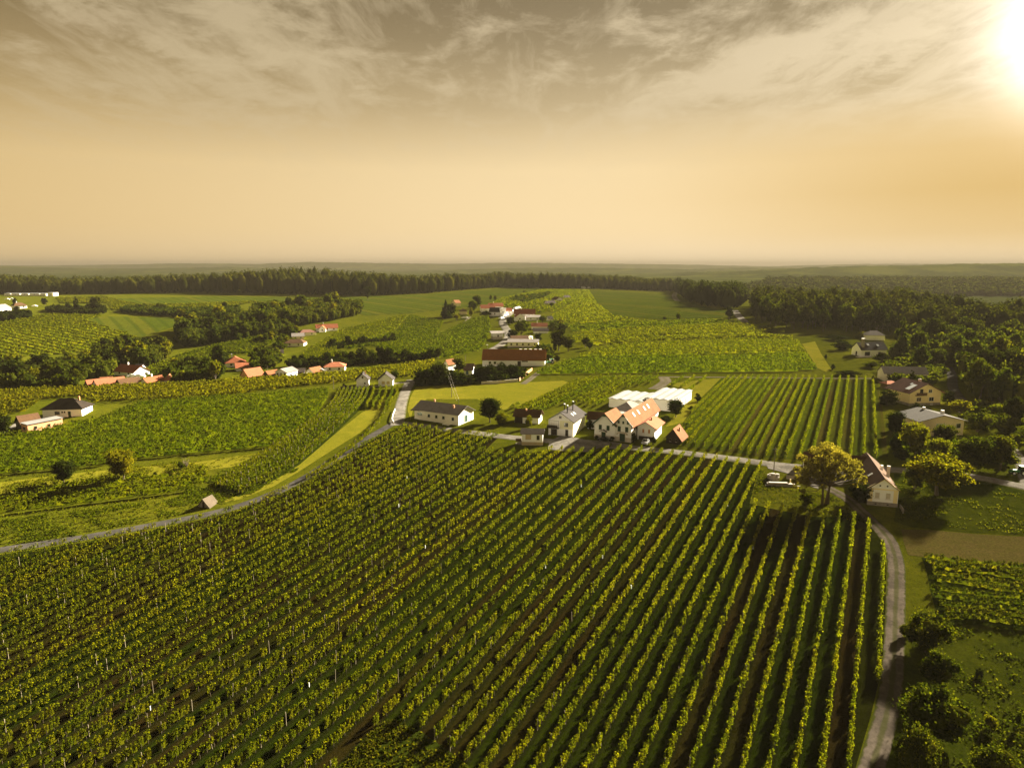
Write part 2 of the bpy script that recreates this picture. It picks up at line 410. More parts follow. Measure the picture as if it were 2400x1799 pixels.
def densify(P, step, closed=True):
    P = np.asarray(P, float); out = []
    n = len(P)
    for i in range(n if closed else n - 1):
        a, b = P[i], P[(i + 1) % n]; k = max(1, int(np.linalg.norm(b - a) / step))
        out += [a + (b - a) * j / k for j in range(k)]
    if not closed: out.append(P[-1])
    return np.array(out)

def poly_xy(pix): return at(densify(pix, 12))[:, :2]

def inside(P, poly):
    x, y = P[:, 0], P[:, 1]; c = np.zeros(len(P), bool); n = len(poly); j = n - 1
    for i in range(n):
        xi, yi = poly[i]; xj, yj = poly[j]
        if yi != yj:
            c ^= ((yi > y) != (yj > y)) & (x < (xj - xi) * (y - yi) / (yj - yi) + xi)
        j = i
    return c

def sheet(name, poly, m, off=.04, step=None):
    """a field or yard laid over the ground; poly in plan"""
    poly = np.asarray(poly); lo, hi = poly.min(0), poly.max(0)
    if step is None: step = max(3.0, math.sqrt(np.prod(hi - lo) / 2500))
    b = []
    for p in densify(poly, step):
        if not b or np.linalg.norm(p - b[-1]) > .25: b.append(p)
    b = np.array(b)
    gx, gy = np.meshgrid(np.arange(lo[0], hi[0], step), np.arange(lo[1], hi[1], step))
    g = np.stack([gx.ravel(), gy.ravel()], 1); g = g[inside(g, b)]
    d = np.min(np.linalg.norm(g[:, None] - b[None, ::2], axis=2), 1) if len(g) else np.zeros(0)
    g = g[d > step * .4]
    pts = np.concatenate([b, g]); nb = len(b)
    v, e, f, *_ = delaunay_2d_cdt([Vector(p) for p in pts], [], [list(range(nb))], 1, 1e-4)
    xy = np.array([tuple(q) for q in v])
    V = np.concatenate([xy, (T(xy[:, 0], xy[:, 1]) + off)[:, None]], 1)
    f = [t for t in f if len(t) == 3]
    f = np.array(f); a = V[f]; cr = np.cross(a[:, 1, :2] - a[:, 0, :2], a[:, 2, :2] - a[:, 0, :2])
    f[cr < 0] = f[cr < 0][:, ::-1]
    return link(name, fast_mesh(name, V, f, [m]), kind='structure')

def field(name, pix, m, off=.04): return sheet(name, poly_xy(pix), M[m], off)

def smooth_line(P, step):
    P = np.asarray(P, float); Q = np.vstack([2 * P[0] - P[1], P, 2 * P[-1] - P[-2]]); out = []
    for i in range(1, len(Q) - 2):
        p0, p1, p2, p3 = Q[i - 1:i + 3]; k = max(2, int(np.linalg.norm(p2 - p1) / step))
        for j in range(k):
            t = j / k
            out.append(.5 * (2 * p1 + (p2 - p0) * t + (2 * p0 - 5 * p1 + 4 * p2 - p3) * t * t + (3 * p1 - p0 - 3 * p2 + p3) * t ** 3))
    out.append(P[-1]); return np.array(out)

def road(name, pix, width, m, off=.08, step=2.0):
    c = smooth_line(at(pix)[:, :2], step)
    d = np.gradient(c, axis=0); d /= np.linalg.norm(d, axis=1)[:, None] + 1e-9; nrm = np.stack([d[:, 1], -d[:, 0]], 1)
    w = np.interp(np.linspace(0, 1, len(c)), np.linspace(0, 1, len(np.atleast_1d(width))), np.atleast_1d(width)) if np.ndim(width) else np.full(len(c), width)
    ts = np.array([-1.15, -.8, -.4, 0, .4, .8, 1.15])
    P = c[:, None] + nrm[:, None] * (ts[None, :, None] * w[:, None, None] / 2)
    Z = T(P[..., 0], P[..., 1]) + off; Z[:, 0] -= off + .03; Z[:, -1] -= off + .03
    V = np.concatenate([P, Z[..., None]], 2).reshape(-1, 3); n = len(ts)
    i = (np.arange(len(c) - 1)[:, None] * n + np.arange(n - 1)[None]).ravel()
    me = fast_mesh(name, V, np.stack([i, i + 1, i + n + 1, i + n], 1), [M[m]])
    at_ = me.attributes.new('across', 'FLOAT', 'POINT'); at_.data.foreach_set('value', np.tile(np.abs(ts), len(c)).astype(np.float32))
    return link(name, me, kind='structure')

MAIN = [(-260, 1345), (0, 1300), (180, 1273), (350, 1243), (500, 1212), (600, 1182), (700, 1138), (800, 1078), (870, 1032), (930, 1004), (965, 999), (1040, 1013),
        (1110, 1019), (1171, 1022), (1137, 1055), (1153, 1062), (1197, 1064), (1240, 1060), (1290, 1056), (1345, 1058), (1390, 1062), (1413, 1050),
        (1500, 1056), (1650, 1073), (1785, 1092), (1772, 1118), (1757, 1180), (1835, 1197), (1902, 1210), (1970, 1212), (2010, 1215), (2040, 1231), (2068, 1270),
        (2078, 1330), (2075, 1430), (2068, 1560), (2040, 1680), (2005, 1799), (1985, 1960), (1140, 1960), (1105, 1799), (1064, 1768), (985, 1712), (908, 1683), (860, 1722),
        (790, 1799), (690, 1960), (-330, 1960)]
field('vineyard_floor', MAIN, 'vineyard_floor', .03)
field('grass_corner', [(908, 1683), (985, 1712), (1064, 1768), (1105, 1799), (1140, 1960), (690, 1960), (790, 1799), (860, 1722)], 'dark_turf', .05)
UPPER = [(1690, 886), (1800, 885), (1900, 886), (2055, 888), (2068, 960), (2082, 1075), (1990, 1078), (1900, 1080), (1800, 1072), (1700, 1058), (1600, 1045), (1600, 1000), (1640, 940)]
field('vineyard_lawn', UPPER, 'vineyard_turf', .03)
field('meadow_strip', [(-40, 1135), (0, 1130), (200, 1106), (480, 1080), (640, 1056), (730, 1018), (715, 1045), (640, 1072), (560, 1092), (470, 1103), (360, 1116), (280, 1120), (180, 1133), (0, 1157), (-40, 1162)], 'pale_meadow', .03)
field('curved_vineyard_floor', [(790, 914), (870, 910), (862, 936), (846, 958), (825, 978), (794, 1008), (753, 1045), (703, 1088), (652, 1120), (605, 1146), (560, 1164), (500, 1150), (508, 1138), (555, 1103), (605, 1070), (650, 1040), (695, 1010), (738, 982), (760, 962), (780, 938)], 'dark_turf', .04)
field('hay_meadow', [(975, 906), (1060, 902), (1200, 897), (1320, 892), (1335, 897), (1240, 945), (1180, 960), (1118, 935), (1080, 935), (1000, 935), (968, 960), (962, 985), (955, 960), (962, 930)], 'pale_meadow', .03)
field('mown_strip', [(905, 930), (900, 965), (850, 1010), (770, 1060), (700, 1105), (640, 1140), (560, 1170), (520, 1178), (545, 1162), (640, 1120), (720, 1070), (800, 1005), (850, 965), (865, 958)], 'pale_meadow', .03)
field('pasture', [(2095, 1110), (2160, 1112), (2260, 1120), (2330, 1134), (2480, 1168), (2520, 1262), (2400, 1256), (2250, 1246), (2140, 1236), (2095, 1222), (2100, 1190)], 'lush_grass', .03)
field('stubble_field', [(2112, 1240), (2180, 1242), (2280, 1251), (2480, 1262), (2500, 1345), (2400, 1332), (2280, 1318), (2170, 1305), (2128, 1300), (2118, 1270)], 'dry_field', .04)
field('rough_grass', [(2150, 1455), (2260, 1462), (2480, 1478), (2600, 1820), (2400, 1960), (2050, 1900), (2090, 1740), (2110, 1600), (2125, 1500)], 'lush_grass', .03)
field('garden_lawn', [(1560, 900), (1640, 890), (1690, 886), (1640, 935), (1600, 990), (1560, 1000), (1600, 950), (1625, 915)], 'pale_meadow', .02)
# fields across the valley
field('far_field', [(230, 700), (520, 695), (800, 697), (1000, 690), (1190, 676), (1270, 676), (1140, 715), (960, 735), (860, 740), (800, 722), (620, 706), (440, 712), (330, 716)], 'crop_green', .25)
field('far_meadow', [(1380, 680), (1590, 692), (1640, 716), (1715, 732), (1690, 745), (1560, 748), (1440, 742), (1400, 715)], 'crop_green', .2)
field('hollow_meadow', [(280, 742), (410, 745), (412, 765), (330, 790), (240, 770), (160, 752), (200, 742)], 'crop_green', .2)
field('slope_strip', [(1880, 806), (1910, 800), (1925, 830), (1950, 868), (1935, 872), (1915, 862)], 'pale_meadow', .1)
field('house_lawn', [(1925, 820), (1990, 818), (2075, 842), (2060, 872), (1960, 872), (1940, 845)], 'meadow_grass', .08)

field('small_vineyard_floor', [(2160, 1306), (2250, 1316), (2430, 1338), (2430, 1478), (2300, 1466), (2210, 1458), (2190, 1420), (2180, 1380), (2172, 1340)], 'dark_turf', .05)
road('lane', [(-260, 1335), (0, 1289), (180, 1262), (350, 1232), (500, 1202), (600, 1172), (700, 1128), (800, 1066), (870, 1022), (926, 990)], 3.3, 'asphalt_lane', .09)
road('side_road', [(928, 997), (934, 975), (941, 945), (950, 918), (958, 902), (966, 890)], [5.0, 4.2, 4.2, 5.0], 'pale_road', .12)
road('cottage_drive', [(962, 896), (935, 897), (900, 903), (860, 907), (800, 909)], 2.6, 'pale_road', .10)
road('village_road', [(918, 990), (965, 994), (1030, 1004), (1110, 1014), (1200, 1025), (1300, 1034), (1400, 1043), (1500, 1051), (1600, 1061), (1700, 1073), (1790, 1085), (1870, 1094),
                      (1960, 1098), (2080, 1100), (2130, 1103), (2190, 1109), (2260, 1114), (2330, 1126), (2400, 1141), (2490, 1160)], 4.2, 'pale_road', .14)
field('forecourt', [(1288, 1034), (1310, 1023), (1335, 1023), (1375, 1031), (1440, 1036), (1480, 1043), (1480, 1050), (1410, 1048), (1378, 1059), (1320, 1057), (1284, 1053)], 'pale_road', .10)
field('turning_place', [(1796, 1087), (1865, 1094), (1880, 1112), (1918, 1128), (1918, 1146), (1900, 1140), (1880, 1120), (1840, 1108), (1800, 1098)], 'pale_road', .10)
road('farm_track', [(1880, 1100), (1905, 1125), (1940, 1143), (1985, 1168), (2021, 1200), (2048, 1226), (2080, 1261), (2098, 1308), (2101, 1362), (2099, 1417), (2097, 1489), (2095, 1543),
                    (2091, 1597), (2084, 1644), (2070, 1706), (2055, 1760), (2041, 1805), (2010, 1900), (1990, 1960)], 3.0, 'gravel_track', .10)
road('field_path', [(1540, 883), (1700, 884), (1900, 886), (2062, 887)], 2.0, 'thin_track', .06)
road('hall_path', [(1555, 884), (1560, 893), (1545, 905), (1530, 912)], 5.0, 'thin_track', .07)
road('barn_lane', [(1225, 900), (1240, 890), (1258, 876), (1276, 865), (1296, 856)], 3.0, 'thin_track', .08)
road('hill_road', [(1154, 819), (1168, 812), (1181, 803), (1190, 793), (1191, 779), (1185, 769), (1179, 760), (1178, 752), (1185, 744), (1197, 734), (1207, 725), (1216, 719), (1212, 715), (1195, 712), (1181, 709), (1181, 705), (1195, 701), (1215, 699)], 6.0, 'pale_road', .35)
road('hill_path', [(1100, 743), (1088, 757), (1075, 768), (1050, 777), (1020, 786)], 3.0, 'thin_track', .3)
road('forest_road', [(1722, 728), (1733, 742), (1746, 755)], 6.0, 'pale_road', .3)
road('wood_path', [(1583, 686), (1580, 693), (1583, 700), (1589, 706)], 7.0, 'thin_track', .35)
road('valley_road', [(2222, 860), (2232, 882), (2233, 905), (2244, 926), (2262, 944), (2290, 957), (2330, 962)], 4.0, 'asphalt_lane', .15)
road('upper_drive', [(2360, 1042), (2378, 1062), (2394, 1084), (2402, 1104), (2410, 1140)], 3.5, 'pale_road', .12)
road('yard_drive', [(-40, 1028), (12, 1010), (40, 994), (52, 985)], 3.0, 'pale_road', .08)

# far wooded ridges, real hills kilometres away
def ridge(name, y0, depth, prof, tree, step, m, x0, x1):
    """prof: (x in photo px, y in photo px) of the skyline"""
    pr = np.array(prof, float)
    xs = np.arange(x0, x1, step); ys = np.concatenate([np.linspace(-depth, 0, 46)[:-1], np.linspace(0, depth * 1.5, 14)]) + y0
    hx = (pr[:, 0] - 1200) / 1600 * y0 / math.cos(PITCH)
    el = np.arctan((899.5 - pr[:, 1]) / 1600) - PITCH
    hz = CAM_Z + np.tan(el) * y0 * 1.0
    rr = np.random.default_rng(int(y0))
    ox, oy, ph = rr.uniform(0, 9, 3)
    def zf(X, Y):
        s = np.clip((Y - y0) / depth, -1, 1.5)
        env = np.where(s < 0, .5 + .5 * np.cos(np.pi * np.clip(s, -1, 0)), .5 + .5 * np.cos(np.pi * np.clip(s / 1.5, 0, 1)))
        crest = np.interp(X * y0 / np.maximum(Y, 1) if False else X, hx, hz)
        und = 1 + .16 * np.sin(X / (depth * .55) + ox + Y / depth * 2) + .07 * np.sin(X / (depth * .21) + oy - Y / depth * 3)
        base = T(X, Y) - 6
        z = base + (crest - base) * env * np.where(np.abs(s) < .08, 1, und)
        return z + rr.random(X.shape) * tree * .5 * (env > .03)
    return link(name, grid_mesh(name, xs, ys, zf, m), kind='structure')

def mat_wood(name, a, b):
    m, t = new_mat(name); pos = t.n('ShaderNodeNewGeometry').outputs['Position']
    f = t.noise(pos, .035, 6, .75); f2 = t.noise(pos, .006, 4)
    col = t.mix(t.ramp(f, [(.35, 0), (.65, 1)]), a, b)
    col = t.mix(t.ramp(f2, [(.5, 0), (.62, .6)]), col, (.04, .042, .008))
    p = t.n('ShaderNodeBsdfDiffuse', i_Color=col)
    t.link(p.outputs[0], t.out.inputs[0]); return m
mat_wood('hill_wood', (.010, .014, .004), (.020, .023, .005))
sheet('far_woodland', [(-7500, 1180), (-300, 1120), (260, 1150), (420, 1000), (3000, 1000), (7500, 1300), (7500, 9000), (-7500, 9000)], M['hill_wood'], 1.5, 160)
ridge('hills', 6500, 1500, [(-900, 628), (0, 622), (80, 624), (200, 623), (430, 620), (620, 622), (760, 616), (900, 619), (1050, 620), (1200, 617), (1400, 619), (1600, 622), (1800, 626), (2000, 622), (2200, 619), (2600, 617), (3400, 622)], 16, 40, M['hill_wood'], -6800, 6800)
ridge('hills', 3900, 900, [(-900, 630), (0, 626), (300, 632), (560, 628), (900, 640), (1100, 634), (1250, 631), (1420, 630), (1600, 633), (1760, 629), (1960, 634), (2600, 640), (3400, 640)], 14, 22, M['hill_wood'], -4200, 4200)
ridge('hills', 2300, 560, [(1400, 668), (1640, 642), (1760, 638), (1900, 634), (2060, 628), (2200, 623), (2330, 622), (2500, 626), (2800, 640), (3400, 650)], 12, 11, M['hill_wood'], 250, 3000)

# ------------------------------------------------------------------ the evening haze
def build_haze():
    m, t = new_mat('haze')
    v = t.n('ShaderNodeVolumePrincipled'); v.inputs['Color'].default_value = (.118, .103, .080, 1)
    v.inputs['Density'].default_value = .00014; v.inputs['Anisotropy'].default_value = .1
    t.link(v.outputs[0], t.out.inputs['Volume'])
    b = MB().box(-11000, 11000, -460, 17500, -45, 118)
    b.build('haze', m, None, kind='stuff')
build_haze()
# ------------------------------------------------------------------ leaves, vines
def leaf_cards(C, size, rg, up=.0):
    """kite shaped leaf cards at the centres C; random facing; returns verts, quads"""
    n = len(C); size = np.broadcast_to(size, (n,))
    nrm = rg.normal(size=(n, 3)); nrm[:, 2] += up; nrm /= np.linalg.norm(nrm, axis=1)[:, None]
    t = np.cross(nrm, rg.normal(size=(n, 3))); t /= np.linalg.norm(t, axis=1)[:, None] + 1e-9
    b = np.cross(nrm, t); s = size[:, None]
    V = np.stack([C - t * s * .55, C + b * s * .42 - t * s * .05, C + t * s * .6, C - b * s * .42], 1).reshape(-1, 3)
    return V, np.arange(4 * n).reshape(n, 4)

def vine_cloud(L, dens, rg, size=(.2, .36), h0=.55, h1=1.95, width=.26, gap=.0, plant=1.15, clump=.5):
    """leaf centres of a hedge of vines of length L along x, plants one by one with gaps and vigour of their own"""
    npl = max(1, int(round(L / plant))); C = []
    for k in range(npl):
        vig = rg.uniform(.65, 1.1)
        if rg.random() < gap: vig = rg.choice([0, .3, .45])
        n = int(dens * plant * vig)
        if n < 1: continue
        x0 = (k + .5) * L / npl
        ns = 9; sx = x0 + rg.uniform(-.56, .56, ns) * plant * (1 - .3 * clump); sy = rg.normal(0, width, ns)      # shoots, each hanging down
        st = h1 * (.80 + .22 * vig) * rg.uniform(.78, 1.08, ns); sb = rg.uniform(h0 * .7, h1 * .62, ns)
        i = rg.integers(0, ns, n); f = rg.beta(1.25, 1.0, n)
        z = sb[i] + (st[i] - sb[i]) * f
        x = sx[i] + rg.normal(0, .075 * plant, n); y = sy[i] * (1.25 - .35 * f) + rg.normal(0, .06, n)
        C.append(np.stack([x, y, z], 1))
    if not C: return np.zeros((0, 3)), np.zeros(0)
    C = np.concatenate(C); return C, rg.uniform(*size, len(C))

def row_clip(poly, az, off):
    """stretches of the line u = off (heading az) that lie inside the polygon, as pairs of distances along az"""
    d = np.array([math.sin(az), math.cos(az)]); n = np.array([math.cos(az), -math.sin(az)])
    u = poly @ n - off; w = poly @ d; hits = []
    for i in range(len(poly)):
        j = (i + 1) % len(poly)
        if (u[i] < 0) != (u[j] < 0): hits.append(w[i] + (w[j] - w[i]) * u[i] / (u[i] - u[j]))
    hits.sort(); return [(hits[k], hits[k + 1]) for k in range(0, len(hits) - 1, 2)]

def to_world(C, az, off, w0):
    """local row coordinates (along, across, up) to the world, standing on the ground"""
    d = (math.sin(az), math.cos(az)); n = (math.cos(az), -math.sin(az))
    X = d[0] * (w0 + C[:, 0]) + n[0] * (off + C[:, 1]); Y = d[1] * (w0 + C[:, 0]) + n[1] * (off + C[:, 1])
    return np.stack([X, Y, T(X, Y) + C[:, 2]], 1)

def ribbon(cum, h1, rg, step=1.6, wob=.16):
    """dense heart of a hedge of vines, added to stop light passing through: an upright wavy sheet along x, as loose quads"""
    n = max(1, int(cum / step)); x = np.linspace(0, cum, n + 1); top = h1 * rg.uniform(.50, .80, n + 1); y = rg.normal(0, wob, n + 1); lo = rg.uniform(.25, .5, n + 1)
    a, b = slice(0, n), slice(1, n + 1); yb = y + rg.normal(0, .06, n + 1)
    V = np.stack([np.stack([x[a], y[a], lo[a]], 1), np.stack([x[b], y[b], lo[b]], 1), np.stack([x[b], yb[b], top[b]], 1), np.stack([x[a], yb[a], top[a]], 1)], 1)
    return V[rg.random(n) > .04].reshape(-1, 3)

rgv = np.random.default_rng(21)
VINES = []
for k in range(14):
    thin = k in (4, 9)
    C, s = vine_cloud(1.15, 190 if not thin else 85, rgv, size=(.12, .27), clump=.2, width=.16)
    V, F = leaf_cards(C, s, rgv)
    if not thin:
        B = ribbon(1.15, 1.8, rgv, .3, .07); F = np.concatenate([F, np.arange(len(B)).reshape(-1, 4) + len(V)]); V = np.concatenate([V, B])
    mb = MB().tube([(.57, 0, -.1), (.6 + rgv.normal(0, .05), rgv.normal(0, .04), .45), (.56 + rgv.normal(0, .1), rgv.normal(0, .06), .95)], [.04, .035, .025], 5)
    tv = np.array(mb.v); tf = [np.array([f for f in mb.f if len(f) == 4]) + len(V)]
    me = fast_mesh('vine', np.concatenate([V, tv]), np.concatenate([F, tf[0]]), [M['vine_leaf'], M['vine_wood']],
                   [0] * len(F) + [1] * len(tf[0]))
    VINES.append(me)
POST = MB().box(-.04, .04, -.04, .04, -.3, 2.15).mesh('post', M['post_wood'])
GUARD = MB().tube([(0, 0, 0), (0, 0, .75)], .10, 6).mesh('plant_guard', M['guard_white'])

ORD = ['first', 'second', 'third', 'fourth', 'fifth', 'sixth', 'seventh', 'eighth', 'ninth', 'tenth', 'eleventh', 'twelfth', 'thirteenth', 'fourteenth', 'fifteenth',
       'sixteenth', 'seventeenth', 'eighteenth', 'nineteenth']
TENS = {20: ('twentieth', 'twenty'), 30: ('thirtieth', 'thirty'), 40: ('fortieth', 'forty'), 50: ('fiftieth', 'fifty'), 60: ('sixtieth', 'sixty'), 70: ('seventieth', 'seventy'),
        80: ('eightieth', 'eighty'), 90: ('ninetieth', 'ninety')}
def ordinal(n):
    if n < 20: return ORD[n - 1]
    if n % 10 == 0: return TENS[n][0]
    return TENS[n // 10 * 10][1] + '-' + ORD[n % 10 - 1]

def vine_row(label, group, az, off, spans, near=115, dens=84, gap=.06, size=(.16, .32), h1=1.95, posts=5.0, mat='vine_leaf', guards=0, width=.17, plant=1.15, name='vine_row'):
    """one trellised row: every near vine and post a part of its own, the far stretch joined"""
    d = np.array([math.sin(az), math.cos(az)]); n = np.array([math.cos(az), -math.sin(az)])
    w0 = spans[0][0]; base = d * w0 + n * off; bz = tz(*base)
    root = thing(name, label, 'vine row', (base[0], base[1], bz), 0, group)
    rg = np.random.default_rng(int(abs(off) * 1000 + abs(w0) * 10) % 99991)
    FV, FS, PV = [], [], MB()
    for a, b in spans:
        w = a
        # near vines
        while w < b - 1.0:
            p = d * (w + .57) + n * off
            if near and np.hypot(*p) < near and np.hypot(*p) < 190:
                if rg.random() > gap * .8:
                    o = link('vine', VINES[int(rg.integers(len(VINES)))], root)
                    sgn = rg.random() < .5; sc = rg.uniform(.86, 1.08)
                    q = p - d * .57 * sc * (1 if sgn else -1) + n * rg.normal(0, .05)
                    o.location = (q[0] - base[0], q[1] - base[1], tz(*p) - bz)
                    o.rotation_euler = (0, 0, math.pi / 2 - az + (0 if sgn else math.pi))
                    o.scale = (sc, rg.uniform(.85, 1.2), rg.uniform(.88, 1.08))
                w += 1.15
            else:
                e = w
                while e < b and not (near and np.hypot(*(d * (e + .57) + n * off)) < near): e += 1.15
                e = min(e, b)
                if e - w > .6:
                    dist = np.hypot(*(d * (w + e) / 2 + n * off))
                    C, s = vine_cloud(e - w, dens, rg, size=size, h1=h1, gap=gap, width=width, plant=plant)
                    if len(C): FV.append(to_world(C, az, off, w)); FS.append(s)
                w = max(e, w + .6)
        if posts:
            for k in range(int((b - a) / posts) + 1):
                q = d * (a + .15 + k * posts + rg.normal(0, .15)) + n * (off + rg.normal(0, .05)); z = tz(*q)
                if np.hypot(*q) < 125 and rg.random() < .22:
                    o = link('post', POST, root); o.location = (q[0] - base[0], q[1] - base[1], z - bz); o.rotation_euler = (rg.normal(0, .05), rg.normal(0, .05), -az)
                    o.scale = (1, 1, rg.uniform(.85, 1.12))
                elif np.hypot(*q) < 260 and rg.random() < .3:
                    x, y = q - base; PV.box(x - .05, x + .05, y - .05, y + .05, z - bz - .3, z - bz + rg.uniform(1.8, 2.3))
    for k in range(guards):
        a, b = spans[int(rg.integers(len(spans)))]
        q = d * rg.uniform(a, min(b, a + 120)) + n * (off + .05)
        o = link('plant_guard', GUARD, root); o.location = (q[0] - base[0], q[1] - base[1], tz(*q) - bz)
    if FV:
        C = np.concatenate(FV) - np.array([base[0], base[1], bz]); s = np.concatenate(FS)
        V, F = leaf_cards(C, s, rg); link('foliage', fast_mesh('foliage', V, F, [M[mat]]), root)
    if PV.v: PV.build('far_posts', M['post_wood'], root, kind='stuff')
    return root

# the big vineyard in front: rows counted leftwards from the farm track
poly_main = poly_xy(MAIN)
pu = at1(800, 1413); grass_u = pu[0] * math.cos(AZ) - pu[1] * math.sin(AZ)
count = 0
for k in range(1, 90):
    off = ROW_O - k * ROW_S
    spans = [s for s in row_clip(poly_main, AZ, off) if s[1] - s[0] > 2.5]
    spans = [(max(a, 38), b) for a, b in spans if b > 40]
    # keep what the camera can see, and a little more
    vis = []
    for a, b in spans:
        q = np.array([[math.sin(AZ) * w + math.cos(AZ) * off, math.cos(AZ) * w - math.sin(AZ) * off] for w in np.arange(a, b, 2.0)])
        ok = (np.abs(q[:, 0]) < .80 * q[:, 1] + 14) & (q[:, 1] > 62)
        if ok.any():
            i = np.where(ok)[0]; vis.append((a + 2.0 * i[0], min(b, a + 2.0 * i[-1] + 2)))
    if not vis: continue
    count += 1
    vine_row(f'{ordinal(count)} vine row from the gravel track in the large foreground vineyard', 'vine rows of the large foreground vineyard', AZ, off, vis,
             gap=(.05 if k < 22 else .13) if abs(off - grass_u) > ROW_S * .5 else .6, guards=1 if k % 3 == 0 and k < 40 else 0)

# rows running up to the lane behind the village road
poly_up = poly_xy(UPPER)
AZ2 = R(27.0)
tops = [1708, 1722, 1736, 1750, 1764.6, 1779, 1795, 1809, 1822, 1838, 1853, 1866, 1882, 1897, 1912, 1932, 1950, 1969, 1988, 2007.5, 2027, 2045]
c = 0
for xt in reversed(tops):
    p = at1(xt, 886); off = p[0] * math.cos(AZ2) - p[1] * math.sin(AZ2)
    sp = [s for s in row_clip(poly_up, AZ2, off) if s[1] - s[0] > 4]
    if not sp: continue
    c += 1
    vine_row(f'{ordinal(c)} vine row from the right in the lawn vineyard beyond the village road', 'vine rows of the lawn vineyard', AZ2, off, sp, near=0, dens=44, gap=.03, size=(.24, .44), h1=1.9, posts=6, mat='far_vine_leaf')

# the dense block behind the white hall
poly_b = poly_xy([(1182, 962), (1240, 946), (1335, 900), (1400, 886), (1546, 886), (1530, 899), (1462, 912), (1428, 928), (1420, 950), (1385, 958), (1372, 950), (1345, 945), (1290, 958), (1265, 972)])
n2 = np.array([math.cos(AZ2), -math.sin(AZ2)]); us = poly_b @ n2; c = 0
for off in np.arange(us.max() - 1.2, us.min(), -2.9):
    sp = [s for s in row_clip(poly_b, AZ2, off) if s[1] - s[0] > 5]
    if sp:
        c += 1
        vine_row(f'{ordinal(c)} vine row counted leftwards in the dense block behind the white hall', 'vine rows behind the white hall', AZ2, off, sp, near=0, dens=26, gap=.04, size=(.36, .62), h1=2.0, posts=0, mat='far_vine_leaf')

# a few rows between the hall and the lawn vineyard
poly_c = poly_xy([(1560, 902), (1580, 887), (1662, 885), (1630, 905), (1612, 930), (1600, 915)])
us = poly_c @ n2; c = 0
for off in np.arange(us.max() - 1.5, us.min(), -4.4):
    sp = [s for s in row_clip(poly_c, AZ2, off) if s[1] - s[0] > 4]
    if sp:
        c += 1
        vine_row(f'{ordinal(c)} short vine row counted leftwards beside the right wall of the white hall', 'short vine rows beside the white hall', AZ2, off, sp, near=0, dens=24, size=(.34, .58), h1=1.9, posts=0, mat='far_vine_leaf')

def path_row(label, group, pix, dens=26, size=(.3, .5), gap=.03, h1=1.9, posts=True, heart=True, mat='far_vine_leaf', width=.2):
    """a row that follows the curve of the slope"""
    c = smooth_line(at(pix)[:, :2], 1.0); seg = np.linalg.norm(np.diff(c, axis=0), axis=1); cum = np.concatenate([[0], np.cumsum(seg)])
    root = thing('vine_row', label, 'vine row', (c[0][0], c[0][1], tz(*c[0])), 0, group)
    rg = np.random.default_rng(int(pix[0][0] * 7 + pix[0][1]))
    C, s = vine_cloud(cum[-1], dens, rg, size=size, gap=gap, h1=h1, clump=.1, width=width)
    X = np.interp(C[:, 0], cum, c[:, 0]); Y = np.interp(C[:, 0], cum, c[:, 1])
    t = np.gradient(c, axis=0); t /= np.linalg.norm(t, axis=1)[:, None]
    nx = np.interp(C[:, 0], cum, t[:, 1]); ny = np.interp(C[:, 0], cum, -t[:, 0])
    X += nx * C[:, 1]; Y += ny * C[:, 1]
    W = np.stack([X, Y, T(X, Y) + C[:, 2]], 1) - np.array(root.location)
    V, F = leaf_cards(W, s, rg)
    if heart:
        B = ribbon(cum[-1], h1, rg, .7); bx = np.interp(B[:, 0], cum, c[:, 0]) + np.interp(B[:, 0], cum, t[:, 1]) * B[:, 1]; by = np.interp(B[:, 0], cum, c[:, 1]) - np.interp(B[:, 0], cum, t[:, 0]) * B[:, 1]
        B = np.stack([bx, by, T(bx, by) + B[:, 2]], 1) - np.array(root.location)
        F = np.concatenate([F, np.arange(len(B)).reshape(-1, 4) + len(V)]); V = np.concatenate([V, B]); link('foliage', fast_mesh('foliage', V, F, [M[mat]]), root)
    if posts:
        mb = MB()
        for w in np.arange(.2, cum[-1], 6.0):
            x, y = np.interp(w, cum, c[:, 0]), np.interp(w, cum, c[:, 1]); z = tz(x, y) - root.location.z
            x -= root.location.x; y -= root.location.y; mb.box(x - .06, x + .06, y - .06, y + .06, z - .3, z + 2.1)
        mb.build('far_posts', M['post_wood'], root, kind='stuff')
    return root

# the curved rows below the two cottages (left edge and right edge of the block in the photo, rows between)
left = np.array([(797, 916), (785, 940), (765, 965), (742, 985), (700, 1012), (655, 1042), (610, 1072), (560, 1105), (515, 1135), (508, 1142)], float)
right = np.array([(864, 912), (856, 934), (842, 954), (822, 973), (790, 1005), (750, 1042), (700, 1085), (650, 1115), (605, 1140), (566, 1158)], float)
for k in range(8):
    f = k / 7
    path_row(f'{ordinal(8 - k)} long curved vine row from the mown strip below the two cottages', 'curved vine rows below the cottages', list(map(tuple, left + (right - left) * f)), dens=30, size=(.28, .48))
for k, (x0, x1) in enumerate([(876, 861), (892, 876), (906, 891), (920, 906), (932, 914)]):
    path_row(f'{ordinal(k + 1)} short vine row from the left beside the white guard rail', 'short vine rows beside the side road', [(x0, 911), (x0 - 3, 930), (x1, 949), (x1 - .5, 959)], posts=False)
path_row('single ragged vine row along the right edge of the mown strip', 'vine row beside the lane', [(905, 960), (893, 985), (872, 1010), (840, 1040), (800, 1070), (760, 1098), (738, 1112)], gap=.3)

